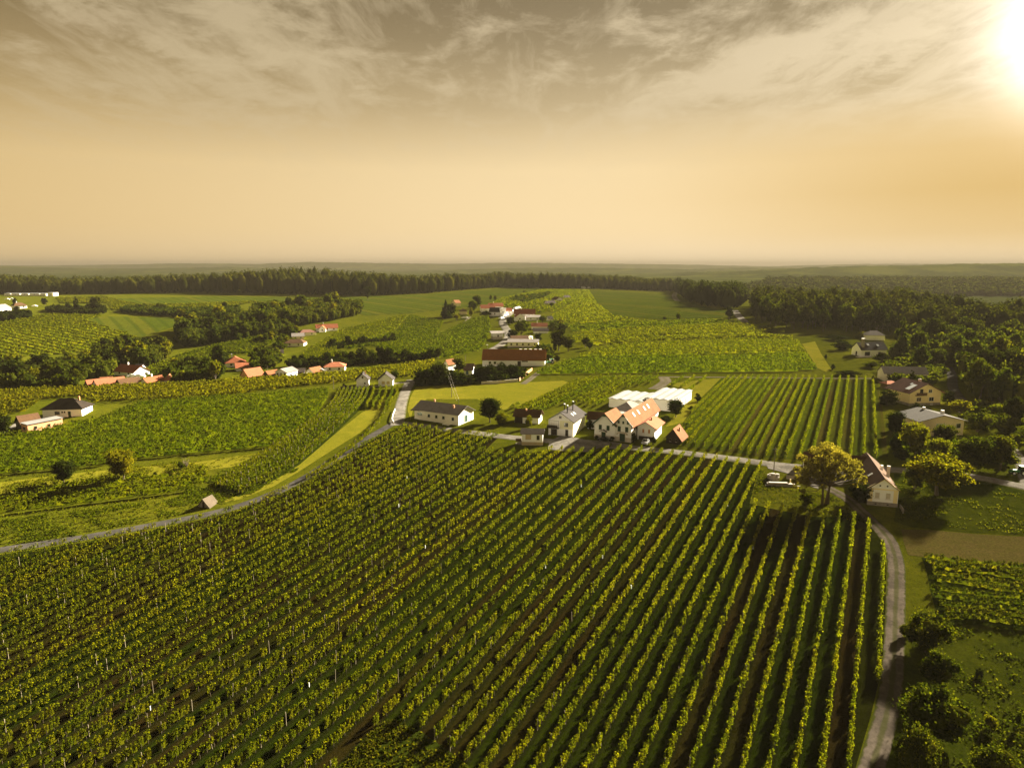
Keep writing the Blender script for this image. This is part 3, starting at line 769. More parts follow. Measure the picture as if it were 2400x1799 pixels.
# small vineyard at the right edge, rows across the slope
ends = [((2164, 1309), (2420, 1340)), ((2170, 1320), (2420, 1352)), ((2184, 1334), (2420, 1366)), ((2187, 1350), (2420, 1382)), ((2196, 1367), (2420, 1396)),
        ((2180, 1387), (2420, 1411)), ((2186, 1403), (2420, 1426)), ((2200, 1420), (2420, 1440)), ((2208, 1436), (2420, 1455)), ((2216, 1453), (2420, 1470))]
for k, (a, b) in enumerate(ends):
    pts = [(a[0] + (b[0] - a[0]) * f, a[1] + (b[1] - a[1]) * f + 2 * math.sin(f * 6 + k)) for f in np.linspace(0, 1, 6)]
    path_row(f'{ordinal(k + 1)} row counted downwards in the small vineyard right of the track', 'vine rows right of the track', pts, dens=85, size=(.16, .30), gap=.06, h1=1.5, posts=False, mat='hedge_leaf', width=.13)

def vine_block(name, label, pix, az, spacing, dens, size, h1=1.9, mat='far_vine_leaf', gap=.05, width=.3, plant=1.6, heart=True):
    """a vineyard too far off to tell its rows apart: real rows, joined"""
    poly = poly_xy(pix); n = np.array([math.cos(az), -math.sin(az)]); us = poly @ n
    rg = np.random.default_rng(len(pix) * 131 + int(abs(us[0]) * 7))
    CV, SV, BV = [], [], []
    for off in np.arange(us.min() + spacing / 2, us.max(), spacing):
        for a, b in row_clip(poly, az, off):
            if b - a < 2: continue
            C, s = vine_cloud(b - a, dens, rg, size=size, h1=h1, gap=gap, width=width, plant=plant, clump=0)
            if len(C): CV.append(to_world(C, az, off, a)); SV.append(s)
            if heart: BV.append(to_world(ribbon(b - a, h1, rg, max(1.6, size[1] * 2.6), width * .5), az, off, a))
    if not CV: return
    V, F = leaf_cards(np.concatenate(CV), np.concatenate(SV), rg)
    if BV:
        B = np.concatenate(BV); F = np.concatenate([F, np.arange(len(B)).reshape(-1, 4) + len(V)]); V = np.concatenate([V, B])
    print(name, pix[0], len(F))
    return link(name, fast_mesh(name, V, F, [M[mat]]), kind='stuff', label=label, category='vineyard')

def az_of(a, b):
    p, q = at1(*a), at1(*b); return math.atan2(q[0] - p[0], q[1] - p[1])

vine_block('vineyard', 'dense vineyard below the white house with the dark roof', [(0, 1022), (60, 1020), (112, 1008), (140, 1000), (230, 985), (330, 945), (600, 928), (770, 914), (768, 935), (755, 955), (735, 985), (690, 1020), (640, 1048), (600, 1056), (330, 1078), (180, 1098), (0, 1112), (-60, 1118), (-60, 1030)],
           az_of((60, 1106), (600, 1057)), 2.7, 19, (.30, .53), 2.0, plant=1.2, gap=.09)
vine_block('vineyard', 'narrow vineyard strip below the two round trees', [(-40, 1165), (0, 1160), (180, 1135), (280, 1122), (360, 1118), (480, 1102), (488, 1118), (470, 1135), (440, 1158), (330, 1170), (150, 1192), (0, 1212), (-40, 1216)],
           az_of((0, 1205), (440, 1150)), 2.8, 20, (.32, .55), 1.9, gap=.10, plant=1.2)
vine_block('young_vineyard', 'young staked vines in thin rows beside the lane', [(-40, 1222), (0, 1216), (200, 1192), (415, 1168), (395, 1205), (330, 1228), (150, 1258), (0, 1280), (-40, 1286)],
           az_of((0, 1250), (400, 1190)), 2.6, 9, (.26, .42), 1.6, gap=.25, width=.10, plant=1.3, heart=False)
vine_block('vineyard', 'yellow green vineyard band behind the white house', [(-60, 920), (0, 918), (200, 909), (330, 905), (480, 898), (700, 883), (830, 872), (930, 860), (1020, 846), (1012, 862), (965, 884), (925, 888), (880, 892), (800, 898), (735, 906), (640, 914), (560, 926), (420, 938), (220, 946), (180, 930), (95, 940), (60, 966), (-60, 990)],
           R(62), 2.8, 11, (.5, .85), 2.0, mat='yellow_vine_leaf')
AZH = az_of((1300, 874), (1880, 868))
vine_block('vineyard', 'broad vineyard on the slope behind the field path', [(1255, 880), (1275, 866), (1300, 860), (1345, 843), (1420, 840), (1600, 838), (1800, 834), (1888, 832), (1915, 869), (1850, 872), (1600, 874), (1400, 876)], AZH, 4.2, 18, (.40, .68), 2.2, gap=.08)
vine_block('vineyard', 'middle strip of the broad vineyard behind the field path', [(1352, 838), (1420, 817), (1480, 809), (1620, 802), (1750, 797), (1870, 802), (1886, 827), (1800, 829), (1600, 833), (1420, 835)], AZH, 4.4, 20, (.42, .7), 2.2, gap=.08)
vine_block('vineyard', 'thin upper strip of the broad vineyard under the dark lane', [(1400, 816), (1480, 800), (1620, 789), (1800, 786), (1868, 796), (1750, 793), (1620, 797), (1480, 804), (1420, 812)], az_of((1400, 816), (1800, 787)), 3.2, 8, (.65, 1.0), 2.2, mat='yellow_vine_leaf', gap=.12)
AZS = az_of((1350, 790), (1850, 775))
vine_block('vineyard', 'upper slope vineyard right of the hill village', [(1345, 803), (1342, 784), (1480, 772), (1620, 765), (1740, 760), (1780, 768), (1850, 780), (1800, 783), (1620, 786), (1480, 795), (1400, 811)], AZS, 5.0, 13, (.55, .9), 2.3, gap=.1)
vine_block('vineyard', 'vineyard strip below the two lone slope trees', [(1340, 779), (1335, 766), (1440, 756), (1560, 754), (1690, 752), (1735, 758), (1620, 762), (1480, 768)], AZS, 5.0, 13, (.55, .9), 2.3, gap=.1)
vine_block('vineyard', 'top vineyard of the slope right of the village gardens', [(1325, 762), (1290, 745), (1345, 712), (1385, 706), (1410, 722), (1440, 745), (1500, 750), (1440, 752)], AZS, 3.8, 5, (.9, 1.3), 2.2, gap=.1)
vine_block('vineyard', 'vineyard slope between the valley houses and the hill village', [(800, 822), (860, 800), (935, 775), (960, 740), (1040, 755), (1020, 790), (1100, 752), (1145, 742), (1150, 770), (1140, 800), (1125, 822), (1060, 838), (960, 845), (930, 828), (870, 812)],
           R(75), 4.6, 12, (.55, .9), 2.2)
vine_block('vineyard', 'vineyard bands on the slope above the valley houses', [(700, 850), (720, 822), (760, 800), (800, 775), (870, 758), (940, 742), (955, 742), (930, 772), (850, 798), (790, 818), (780, 845), (740, 856)],
           R(80), 4.6, 12, (.55, .9), 2.2)
vine_block('vineyard', 'vineyard tongue rising between the two woods in the valley', [(345, 868), (420, 835), (500, 812), (590, 790), (660, 778), (690, 782), (630, 808), (600, 830), (530, 832), (480, 842), (400, 868), (360, 884)],
           R(70), 4.2, 10, (.65, 1.05), 2.2)
vine_block('vineyard', 'striped vineyard across the valley on the left', [(-60, 770), (40, 752), (110, 738), (240, 742), (200, 752), (330, 795), (250, 822), (120, 832), (0, 838), (-60, 842)],
           az_of((0, 775), (200, 818)), 6.0, 9, (.8, 1.3), 2.4)
vine_block('vineyard', 'vineyard on the far left hillside under the forest', [(130, 700), (240, 696), (330, 716), (440, 714), (600, 708), (520, 725), (420, 732), (260, 728), (250, 712), (140, 712)],
           R(60), 7.0, 6, (1.0, 1.6), 2.2)
vine_block('vineyard', 'vineyard on the hill crest behind the village', [(1135, 720), (1180, 700), (1275, 680), (1380, 682), (1398, 712), (1330, 712), (1300, 730), (1262, 735), (1225, 722)],
           R(85), 6.0, 6, (1.0, 1.5), 2.2)
# ------------------------------------------------------------------ trees
def ico(sub=1):
    import bmesh
    bm = bmesh.new(); bmesh.ops.create_icosphere(bm, subdivisions=sub, radius=1)
    v = np.array([tuple(q.co) for q in bm.verts]); f = np.array([[q.index for q in t.verts] for t in bm.faces]); bm.free(); return v, f
ICO1 = ico(1); ICO2 = ico(2)

def tree_shape(kind, leaves, lsize, seed, lobes=14):
    """unit tree (height 1, crown width about 1): trunk solid and crown arrays"""
    rg = np.random.default_rng(seed)
    mb = MB(); L = []
    if kind == 'round':
        cz, rz, r0 = .54, .44, .42; base = .09
    elif kind == 'open':
        cz, rz, r0 = .57, .40, .46; base = .18
    elif kind == 'tall':
        cz, rz, r0 = .52, .47, .42; base = .05
    elif kind == 'bush':
        cz, rz, r0 = .45, .50, .50; base = .0
    if kind == 'conifer':
        for k in range(lobes):
            z = .10 + .85 * (k + .5) / lobes; rad = .46 * (1 - z) + .05
            for j in range(max(1, int(6 * (1 - z)) + 1)):
                a = rg.uniform(0, 6.28); q = rad * rg.uniform(.35, .9)
                L.append((q * math.cos(a), q * math.sin(a), z - q * .18, rad * .45 + .03))
        mb.tube([(0, 0, -.02), (0, 0, .5), (0, 0, .93)], [.022, .015, .004], 6)
    else:
        n = 0
        while len(L) < lobes and n < 4000:
            n += 1
            p = rg.normal(size=3); p /= np.linalg.norm(p); p *= rg.uniform(.35, .92)
            r = rg.uniform(.10, .23) if kind != 'bush' else rg.uniform(.11, .25)
            c = (p[0] * (r0 - r * .6), p[1] * (r0 - r * .6), cz + p[2] * (rz - r * .5))
            if c[2] - r * .8 < base - .04: continue
            if any(np.linalg.norm(np.array(c) - q[:3]) < .42 * (r + q[3]) for q in map(np.array, L)): continue
            L.append((*c, r))
        L.append((0, 0, cz - .02, .2))
        lean = rg.normal(0, .02, 2)
        fork = (lean[0], lean[1], base + .06)
        if kind != 'bush':
            mb.tube([(0, 0, -.03), (lean[0] * .5, lean[1] * .5, base * .5), fork], [.034, .026, .022], 7)
            for c in L[:7]:
                mid = ((fork[0] + c[0]) / 2 + rg.normal(0, .02), (fork[1] + c[1]) / 2 + rg.normal(0, .02), (fork[2] + c[2]) / 2 - .02)
                mb.tube([fork, mid, c[:3]], [.017, .012, .005], 5)
        else:
            for c in L[:4]: mb.tube([(0, 0, -.02), (c[0] * .5, c[1] * .5, c[2] * .5), c[:3]], [.02, .014, .006], 5)
    L = np.array(L); w = L[:, 3] ** 2; idx = rg.choice(len(L), leaves, p=w / w.sum())
    d = rg.normal(size=(leaves, 3)); d /= np.linalg.norm(d, axis=1)[:, None]; d[:, 2] = np.where(d[:, 2] < -.3, d[:, 2] * .4, d[:, 2])
    lump = 1 + .16 * np.sin(d[:, 0] * 5 + idx) * np.cos(d[:, 1] * 6 + idx * 2.1)
    P = L[idx, :3] + d * (L[idx, 3] * np.where(rg.random(leaves) < .12, rg.uniform(1.1, 1.45, leaves), rg.uniform(.72, 1.12, leaves)) * lump)[:, None] * np.array([1, 1, .85])
    V, F = leaf_cards(P, rg.uniform(.75, 1.3, leaves) * lsize, rg, .25)
    cv, cf = [], []
    for l in L:
        v = ICO1[0] * (1 + rg.normal(0, .12, (len(ICO1[0]), 1))) * l[3] * .74 * np.array([1, 1, .85]) + l[:3]
        cf.append(ICO1[1] + sum(map(len, cv)) ); cv.append(v)
    cv = np.concatenate(cv); cf = np.concatenate(cf) + len(V)
    return mb, np.concatenate([V, cv]), F, cf

PROTO = {}
def proto(kind, leafmat, res, var):
    key = (kind, leafmat, res, var)
    if key in PROTO: return PROTO[key]
    leaves, ls, lob = {'near': (5200, .034, 26), 'mid': (1500, .058, 16), 'far': (420, .105, 11)}[res]
    if kind == 'conifer': lob = {'near': 12, 'mid': 9, 'far': 7}[res]
    mb, V, F, cf = tree_shape(kind, leaves, ls, hash((kind, res, var)) % 1000 if False else (len(kind) * 37 + var * 11 + leaves), lob)
    crown = fast_mesh('crown', V, [F, cf], [M[leafmat]])
    trunk = mb.mesh('trunk', M['bark'])
    tv = np.array(mb.v); q4 = np.array([f for f in mb.f if len(f) == 4]) + len(V)
    joined = fast_mesh('tree', np.concatenate([V, tv]), [F, cf, q4], [M[leafmat], M['bark']], [0] * (len(F) + len(cf)) + [1] * len(q4))
    PROTO[key] = (trunk, crown, joined); return PROTO[key]

trng = random.Random(5)
NTREE = [0]
def tree(px, py, hpx, wpx, label, kind='round', leaf='tree_leaf', res='mid', group=None, name=None, cat=None, parts=None, pos=None):
    """a tree whose foot stands at (px, py) in the photo, hpx high and wpx wide there"""
    if pos is None:
        p = at1(px, py); m = mpp(p); h, w = hpx * m * 1.02, wpx * m
    else: p, h, w = pos, hpx, wpx
    var = trng.randrange(3 if res == 'near' else 4)
    trunk, crown, joined = proto(kind, leaf, res, var)
    name = name or {'bush': 'bush', 'conifer': 'conifer_tree'}.get(kind, 'tree'); cat = cat or {'bush': 'bush', 'conifer': 'conifer'}.get(kind, 'tree')
    rz = trng.uniform(0, 6.28); sc = (w * trng.uniform(.95, 1.05), w * trng.uniform(.95, 1.05), h); NTREE[0] += 1
    if parts if parts is not None else res != 'far':
        r = thing(name, label, cat, (p[0], p[1], p[2]), rz, group)
        for nm, me in (('trunk' if kind != 'bush' else 'stems', trunk), ('crown' if kind != 'bush' else 'foliage', crown)):
            o = link(nm, me, r); o.scale = sc
        return r
    o = link(name, joined); o.location = tuple(p); o.rotation_euler = (0, 0, rz); o.scale = sc
    o['label'] = label; o['category'] = cat
    if group: o['group'] = group
    return o

def clump(pix, n, label, group, under=True, h=(6, 11), wr=(.7, 1.0), kinds=('round', 'tall'), leaves=('tree_leaf', 'tree_leaf', 'dark_leaf', 'golden_leaf'), res='far', mind=3.5, seed=1):
    """trees of one clump, scattered in plan inside the outline"""
    poly = poly_xy(pix); lo, hi = poly.min(0), poly.max(0); rg = np.random.default_rng(seed * 17 + 3); P = []; tries = 0
    while len(P) < n and tries < 4000:
        tries += 1
        q = lo + rg.random(2) * (hi - lo)
        if inside(q[None], poly)[0] and all((q[0] - a) ** 2 + (q[1] - b) ** 2 > mind ** 2 for a, b in P): P.append(tuple(q))
    if under: UNDER.append((pix, label, leaves[0], h))
    for x, y in P:
        hh = rg.uniform(*h); kd = kinds[int(rg.integers(len(kinds)))]
        if kd == 'bush': hh *= .55
        w = hh * rg.uniform(*wr) * (1.5 if kd == 'bush' else 1.0) * (.6 if kd == 'conifer' else 1)
        tree(0, 0, hh, w, label, kd, leaves[int(rg.integers(len(leaves)))], res, group, pos=(x, y, tz(x, y) - .1), name='tree', cat='tree', parts=False)

UNDER = []
# single trees and bushes near the hamlet
def big_tree():
    """the spreading tree by the farmhouse: several stems, an open pale crown"""
    p = at1(1934, 1181); m = mpp(p)
    r = thing('tree', 'large spreading tree with pale yellow leaves and forked dark trunks by the farmhouse', 'tree', tuple(p), 0)
    rg = np.random.default_rng(44); mb = MB()
    H, W = 150 * m, 150 * m
    lob = []
    for x, z, rr in [(-.40, .52, .09), (-.30, .68, .12), (-.14, .80, .13), (.02, .86, .13), (.18, .82, .12), (.32, .70, .11), (.42, .60, .08), (-.22, .52, .12), (-.05, .62, .14), (.12, .60, .13),
                     (.28, .52, .09), (-.38, .38, .09), (-.46, .30, .06), (.44, .44, .08), (.36, .36, .06), (-.02, .46, .10), (.47, .50, .05), (-.12, .38, .07)]:
        for s in (-1, 1, 0):
            lob.append((x * W + rg.normal(0, .25), s * rg.uniform(.10, .30) * W * (1 - .5 * abs(x)), z * H + rg.normal(0, .3), rr * W * rg.uniform(.65, .95)))
    forks = [(-.06, .0, .30), (.07, .04, .28), (.02, -.06, .34)]
    for k, fk in enumerate(forks):
        f = (fk[0] * W, fk[1] * W, fk[2] * H); b = (-.05 * W + k * .05 * W, (k - 1) * .12, -.3)
        mb.tube([b, (b[0] * .7 + f[0] * .3, b[1], f[2] * .5), f], [.36, .27, .21], 8)
        for l in lob[k::3]:
            mid = tuple((f[i] + l[i]) / 2 + rg.normal(0, .3) - (.3 if i == 2 else 0) for i in range(3))
            mb.tube([f, mid, l[:3]], [.13, .09, .03], 5)
    mb.build('trunk', M['bark'], r)
    L = np.array(lob); n = 15000; idx = rg.choice(len(L), n, p=L[:, 3] ** 2 / (L[:, 3] ** 2).sum())
    d = rg.normal(size=(n, 3)); d /= np.linalg.norm(d, axis=1)[:, None]
    P = L[idx, :3] + d * (L[idx, 3] * rg.uniform(.35, 1.15, n))[:, None] * np.array([1, 1, .75])
    V, F = leaf_cards(P, rg.uniform(.22, .46, n), rg, .3)
    link('crown', fast_mesh('crown', V, F, [M['pale_leaf']]), r)
big_tree()

NEAR = [  # foot x, foot y, height px, width px, kind, leaves, res, label
    (1890, 1183, 34, 38, 'bush', 'hedge_leaf', 'near', 'round dark bush with yellow top at the foot of the spreading tree'),
    (2014, 1176, 56, 56, 'bush', 'dark_leaf', 'near', 'dark bush left of the yellow farmhouse gable'),
    (1148, 990, 64, 62, 'round', 'dark_leaf', 'near', 'dark round tree right of the long cream house'),
    (1178, 994, 32, 40, 'bush', 'golden_leaf', 'near', 'low golden shrub right of the dark round tree'),
    (1240, 1003, 34, 22, 'round', 'golden_leaf', 'mid', 'small yellow green tree behind the little white hut'),
    (1584, 977, 44, 48, 'round', 'dark_leaf', 'near', 'dark round tree at the right end of the white hall'),
    (1560, 990, 20, 26, 'bush', 'dark_leaf', 'mid', 'dark low bush left of the tree by the white hall'),
    (1382, 1007, 28, 26, 'bush', 'dark_leaf', 'mid', 'round bush between the grey roofed house and the twin gables'),
    (1484, 1036, 26, 20, 'bush', 'dark_leaf', 'mid', 'ivy dark bush at the corner of the twin gabled house'),
    (1532, 1042, 24, 18, 'bush', 'dark_leaf', 'mid', 'dark upright bush beside the silver car'),
    (1333, 1020, 12, 14, 'bush', 'dark_leaf', 'mid', 'small bush at the corner of the lemon coloured house'),
    (1398, 1029, 11, 14, 'bush', 'dark_leaf', 'mid', 'low flowering bush behind the black car'),
    (1434, 1033, 12, 13, 'bush', 'dark_leaf', 'mid', 'low bush between the twin green doors'),
    (1636, 941, 22, 22, 'bush', 'dark_leaf', 'mid', 'dark bush on the pale lawn right of the hall'),
    (1619, 962, 12, 16, 'bush', 'dark_leaf', 'mid', 'smaller dark bush below the lawn bush'),
    (1606, 1005, 18, 18, 'bush', 'tree_leaf', 'mid', 'bush behind the dark wooden hut'),
    (2170, 1528, 112, 112, 'bush', 'hedge_leaf', 'near', 'topmost of the big dark bushes along the farm track'),
    (2196, 1606, 92, 92, 'bush', 'hedge_leaf', 'near', 'second big bush down the farm track with pale leaf tips'),
    (2182, 1742, 158, 160, 'bush', 'hedge_leaf', 'near', 'largest dark bush along the farm track, third from the top'),
    (2146, 1835, 152, 108, 'bush', 'hedge_leaf', 'near', 'lowest dark bush along the farm track at the bottom edge'),
    (2325, 1838, 105, 110, 'bush', 'hedge_leaf', 'near', 'dark bush in the lower right corner of the rough meadow'),
    (2120, 1492, 36, 28, 'bush', 'hedge_leaf', 'near', 'small dark bush at the very edge of the farm track'),
    (2294, 1587, 24, 22, 'bush', 'dark_leaf', 'mid', 'lone ball shaped bush in the rough meadow'),
    (2321, 1712, 42, 38, 'open', 'golden_leaf', 'mid', 'little golden tree in the rough meadow'),
    (2384, 1706, 44, 20, 'open', 'tree_leaf', 'mid', 'thin sapling at the right edge of the rough meadow'),
    (2195, 1160, 104, 158, 'open', 'golden_leaf', 'near', 'broad yellow green tree on the pasture beside the road'),
    (2142, 1146, 62, 54, 'bush', 'hedge_leaf', 'near', 'dark elder bush left under the broad yellow green tree'),
    (2142, 1072, 90, 82, 'round', 'golden_leaf', 'near', 'yellow green tree in front of the wide tan house'),
    (2196, 1078, 56, 64, 'round', 'golden_leaf', 'near', 'bright yellow tree below the wide tan house'),
    (2216, 1036, 50, 56, 'bush', 'hedge_leaf', 'near', 'bush against the front wall of the wide tan house'),
    (2098, 1022, 64, 52, 'round', 'dark_leaf', 'near', 'dark arched tree left of the wide tan house'),
    (2110, 1076, 26, 42, 'bush', 'dark_leaf', 'near', 'clipped dark hedge at the corner of the lawn vineyard'),
    (2098, 1060, 48, 34, 'bush', 'dark_leaf', 'near', 'dark shrub above the clipped hedge by the lawn vineyard'),
    (2280, 1105, 90, 100, 'round', 'hedge_leaf', 'near', 'large olive green tree right of the wide tan house'),
    (2345, 1100, 86, 104, 'round', 'hedge_leaf', 'near', 'large yellow topped tree beside the upper drive'),
    (2290, 1012, 50, 66, 'bush', 'hedge_leaf', 'near', 'bush behind the right end of the wide tan house'),
    (2146, 966, 26, 30, 'bush', 'dark_leaf', 'mid', 'small bush in front of the yellow balcony house'),
    (2250, 975, 42, 60, 'round', 'golden_leaf', 'mid', 'yellow green tree right of the yellow balcony house'),
    (2222, 946, 34, 32, 'bush', 'dark_leaf', 'mid', 'dark bush at the right wall of the yellow balcony house'),
    (2372, 1002, 82, 62, 'round', 'dark_leaf', 'mid', 'dark tree above the upper drive'),
    (2368, 936, 40, 24, 'conifer', 'dark_leaf', 'mid', 'small pointed conifer below the wood'),
    (2135, 908, 44, 32, 'conifer', 'dark_leaf', 'mid', 'dark fir in front of the long white house'),
    (2096, 892, 14, 20, 'bush', 'tree_leaf', 'mid', 'shrub in front of the left end of the long white house'),
    (2080, 950, 40, 50, 'bush', 'dark_leaf', 'mid', 'dark garden bush left of the yellow balcony house'),
    (2095, 930, 22, 30, 'bush', 'dark_leaf', 'mid', 'garden bush under the little salmon roof'),
    (2108, 838, 98, 46, 'conifer', 'tree_leaf', 'mid', 'tall pointed conifer right of the white house with skylights'),
    (2150, 832, 62, 60, 'round', 'tree_leaf', 'mid', 'rounded tree right of the tall pointed conifer'),
    (2156, 868, 64, 54, 'tall', 'tree_leaf', 'mid', 'egg shaped tree above the long white house'),
    (2196, 860, 48, 50, 'round', 'tree_leaf', 'mid', 'round tree left of the valley road'),
    (2066, 850, 26, 56, 'bush', 'tree_leaf', 'mid', 'long low hedge below the white house with skylights'),
    (2040, 862, 18, 40, 'bush', 'tree_leaf', 'mid', 'pale shrub below the white house with skylights'),
    (1975, 820, 26, 56, 'bush', 'dark_leaf', 'mid', 'hedge left of the white house with skylights'),
    (1962, 797, 14, 60, 'bush', 'dark_leaf', 'mid', 'long hedge at the upper edge of the slope strip'),
    (1935, 842, 14, 9, 'bush', 'dark_leaf', 'mid', 'small upright bush on the slope strip boundary'),
    (1952, 866, 15, 15, 'bush', 'dark_leaf', 'mid', 'round bush at the foot of the slope strip'),
    (1985, 880, 14, 70, 'bush', 'dark_leaf', 'mid', 'long dark hedge above the lawn vineyard'),
    (2018, 792, 16, 36, 'bush', 'golden_leaf', 'mid', 'golden shrubs in front of the hidden grey roof'),
    (1709, 752, 36, 30, 'tall', 'dark_leaf', 'mid', 'lone egg shaped dark tree beside the forest road'),
    (1558, 754, 14, 14, 'round', 'tree_leaf', 'far', 'left of the two small lone trees on the upper slope'),
    (1590, 752, 20, 18, 'round', 'tree_leaf', 'far', 'right of the two small lone trees on the upper slope'),
    (288, 1124, 80, 80, 'round', 'golden_leaf', 'near', 'round yellow green tree on the left meadow'),
    (150, 1134, 62, 60, 'round', 'dark_leaf', 'near', 'dark round tree left of the yellow green meadow tree'),
    (363, 1118, 14, 15, 'bush', 'dark_leaf', 'mid', 'small dark ball bush on the left meadow'),
    (425, 1100, 22, 16, 'bush', 'tree_leaf', 'mid', 'narrow bush on the left meadow near the curved rows'),
    (723, 1013, 8, 13, 'bush', 'dark_leaf', 'mid', 'small bush at the edge of the curved vine rows'),
    (8, 1018, 50, 54, 'round', 'dark_leaf', 'near', 'dark tree at the left edge by the salmon house'),
    (927, 889, 24, 22, 'round', 'tree_leaf', 'mid', 'tree right of the right hand cottage'),
    (807, 909, 12, 10, 'bush', 'dark_leaf', 'mid', 'dark square clipped bush left of the cottages'),
    (965, 886, 10, 8, 'bush', 'dark_leaf', 'mid', 'tiny dark bush where the side road bends'),
    (1230, 872, 12, 12, 'bush', 'dark_leaf', 'mid', 'dark bush above the brick garden wall'),
    (1150, 706, 16, 10, 'round', 'tree_leaf', 'far', 'small tree left of the bend in the hill road'),
    (1160, 706, 14, 12, 'round', 'tree_leaf', 'far', 'small tree at the bend in the hill road'),
    (1228, 690, 10, 12, 'round', 'tree_leaf', 'far', 'lone small tree on the crest behind the village'),
    (862, 704, 36, 26, 'round', 'dark_leaf', 'mid', 'dark lone tree at the forest edge in the middle'),
    (1309, 822, 54, 48, 'round', 'dark_leaf', 'mid', 'large dark tree right of the yellow roadside house'),
    (1332, 824, 42, 40, 'round', 'tree_leaf', 'mid', 'lighter tree right of the large dark tree'),
    (1372, 814, 26, 26, 'round', 'dark_leaf', 'mid', 'dark roundish tree on the slope right of the village'),
    (1382, 820, 22, 22, 'round', 'tree_leaf', 'mid', 'paler tree beside the dark slope tree'),
    (1318, 786, 18, 20, 'round', 'dark_leaf', 'far', 'dark little tree right of the red roofed yard'),
    (1365, 772, 10, 20, 'bush', 'dark_leaf', 'far', 'low bush on the slope right of the red roofed yard'),
    (1070, 752, 18, 18, 'round', 'golden_leaf', 'mid', 'golden round tree beside the hill path'),
    (1104, 744, 24, 14, 'tall', 'golden_leaf', 'mid', 'pale upright tree above the hill path'),
    (1046, 745, 44, 28, 'conifer', 'dark_leaf', 'mid', 'dark conifer at the left end of the village'),
    (1058, 740, 32, 30, 'round', 'dark_leaf', 'mid', 'dark tree right of the village conifer'),
    (1118, 722, 32, 28, 'round', 'dark_leaf', 'mid', 'big dark round tree above the village street'),
    (1108, 736, 36, 30, 'round', 'tree_leaf', 'mid', 'grey green tree left of the long white farm'),
    (1137, 742, 16, 30, 'bush', 'dark_leaf', 'mid', 'dark bush in front of the long white farm'),
    (1196, 760, 20, 24, 'bush', 'dark_leaf', 'mid', 'bush on the bend right of the village street'),
    (1222, 790, 44, 46, 'round', 'tree_leaf', 'mid', 'large tree below the red roofed farm'),
    (1200, 795, 26, 30, 'bush', 'dark_leaf', 'mid', 'dark bush left under the large village tree'),
    (1262, 800, 22, 24, 'bush', 'dark_leaf', 'mid', 'dark bush beside the white water tank'),
    (1272, 756, 18, 24, 'round', 'tree_leaf', 'mid', 'small round tree right of the red roofed farm'),
    (1300, 770, 16, 30, 'bush', 'tree_leaf', 'mid', 'bushes behind the long low roof'),
    (1292, 720, 12, 14, 'bush', 'tree_leaf', 'far', 'bush left of the highest white cottage'),
    (1175, 880, 34, 40, 'round', 'dark_leaf', 'mid', 'dark tree left in front of the long barn'),
    (1150, 892, 42, 44, 'round', 'dark_leaf', 'mid', 'broad dark tree below the long barn'),
    (1200, 886, 36, 40, 'round', 'dark_leaf', 'mid', 'dark tree in front of the barn middle'),
    (1128, 890, 36, 36, 'round', 'dark_leaf', 'mid', 'dark tree right of the house with the blue door'),
    (1075, 876, 44, 40, 'round', 'tree_leaf', 'mid', 'olive tree right of the small chapel like house'),
    (1030, 900, 56, 54, 'round', 'dark_leaf', 'mid', 'largest dark tree at the end of the side road'),
    (1000, 903, 42, 46, 'bush', 'dark_leaf', 'mid', 'dark bush right of the side road'),
    (982, 904, 36, 34, 'bush', 'dark_leaf', 'mid', 'dark rounded bush nearest the side road'),
    (1062, 902, 32, 40, 'bush', 'dark_leaf', 'mid', 'low dark tree behind the hay meadow'),
    (1096, 900, 24, 44, 'bush', 'dark_leaf', 'mid', 'dark hedge tree behind the hay meadow'),
    (1305, 852, 22, 20, 'round', 'dark_leaf', 'mid', 'dark small tree right of the barn gable'),
    (1236, 862, 0, 0, None, None, None, ''),
]
for a in NEAR:
    if a[4]: tree(a[0], a[1], a[2], a[3], a[7], a[4], a[5], a[6])

def bare_bush():
    p = at1(437, 1094); r = thing('bare_bush', 'leafless brown bush on the left meadow', 'bush', tuple(p)); mb = MB(); rg = random.Random(3)
    for k in range(16):
        a = rg.uniform(0, 6.28); e = rg.uniform(.5, 1.5); h = rg.uniform(1.8, 3.0)
        q = (math.cos(a) * e * .5, math.sin(a) * e * .5, h * .55); mb.tube([(0, 0, -.1), q, (math.cos(a) * e, math.sin(a) * e, h)], [.06, .04, .012], 4)
    mb.build('twigs', M['bark'], r)
bare_bush()

clump([(0, 915), (0, 870), (120, 862), (230, 850), (270, 858), (262, 884), (195, 892), (195, 910), (100, 912)], 34, 'tree of the wood in front of the left valley houses', 'wood left of the valley houses', h=(8, 13), wr=(.75, 1.05), seed=1)
clump([(230, 852), (225, 830), (330, 812), (400, 822), (390, 845), (345, 862), (300, 858), (265, 855)], 16, 'tree in the band of wood above the red roofed valley house', 'wood above the red roofed house', h=(9, 15), wr=(.75, 1.05), seed=2)
clump([(415, 806), (412, 780), (500, 760), (600, 765), (665, 772), (640, 785), (560, 800), (500, 808), (440, 815)], 22, 'tree in the large grey green copse beyond the valley', 'grey green copse', h=(11, 18), wr=(.75, 1.0), kinds=('round', 'tall'), leaves=('tree_leaf', 'tree_leaf', 'tree_leaf', 'golden_leaf'), seed=3)
clump([(560, 758), (600, 730), (700, 722), (780, 718), (852, 722), (845, 738), (780, 752), (720, 762), (660, 770), (600, 765)], 18, 'tree in the copse climbing towards the forest', 'copse below the forest', h=(11, 18), wr=(.75, 1.0), kinds=('round', 'tall'), seed=4)
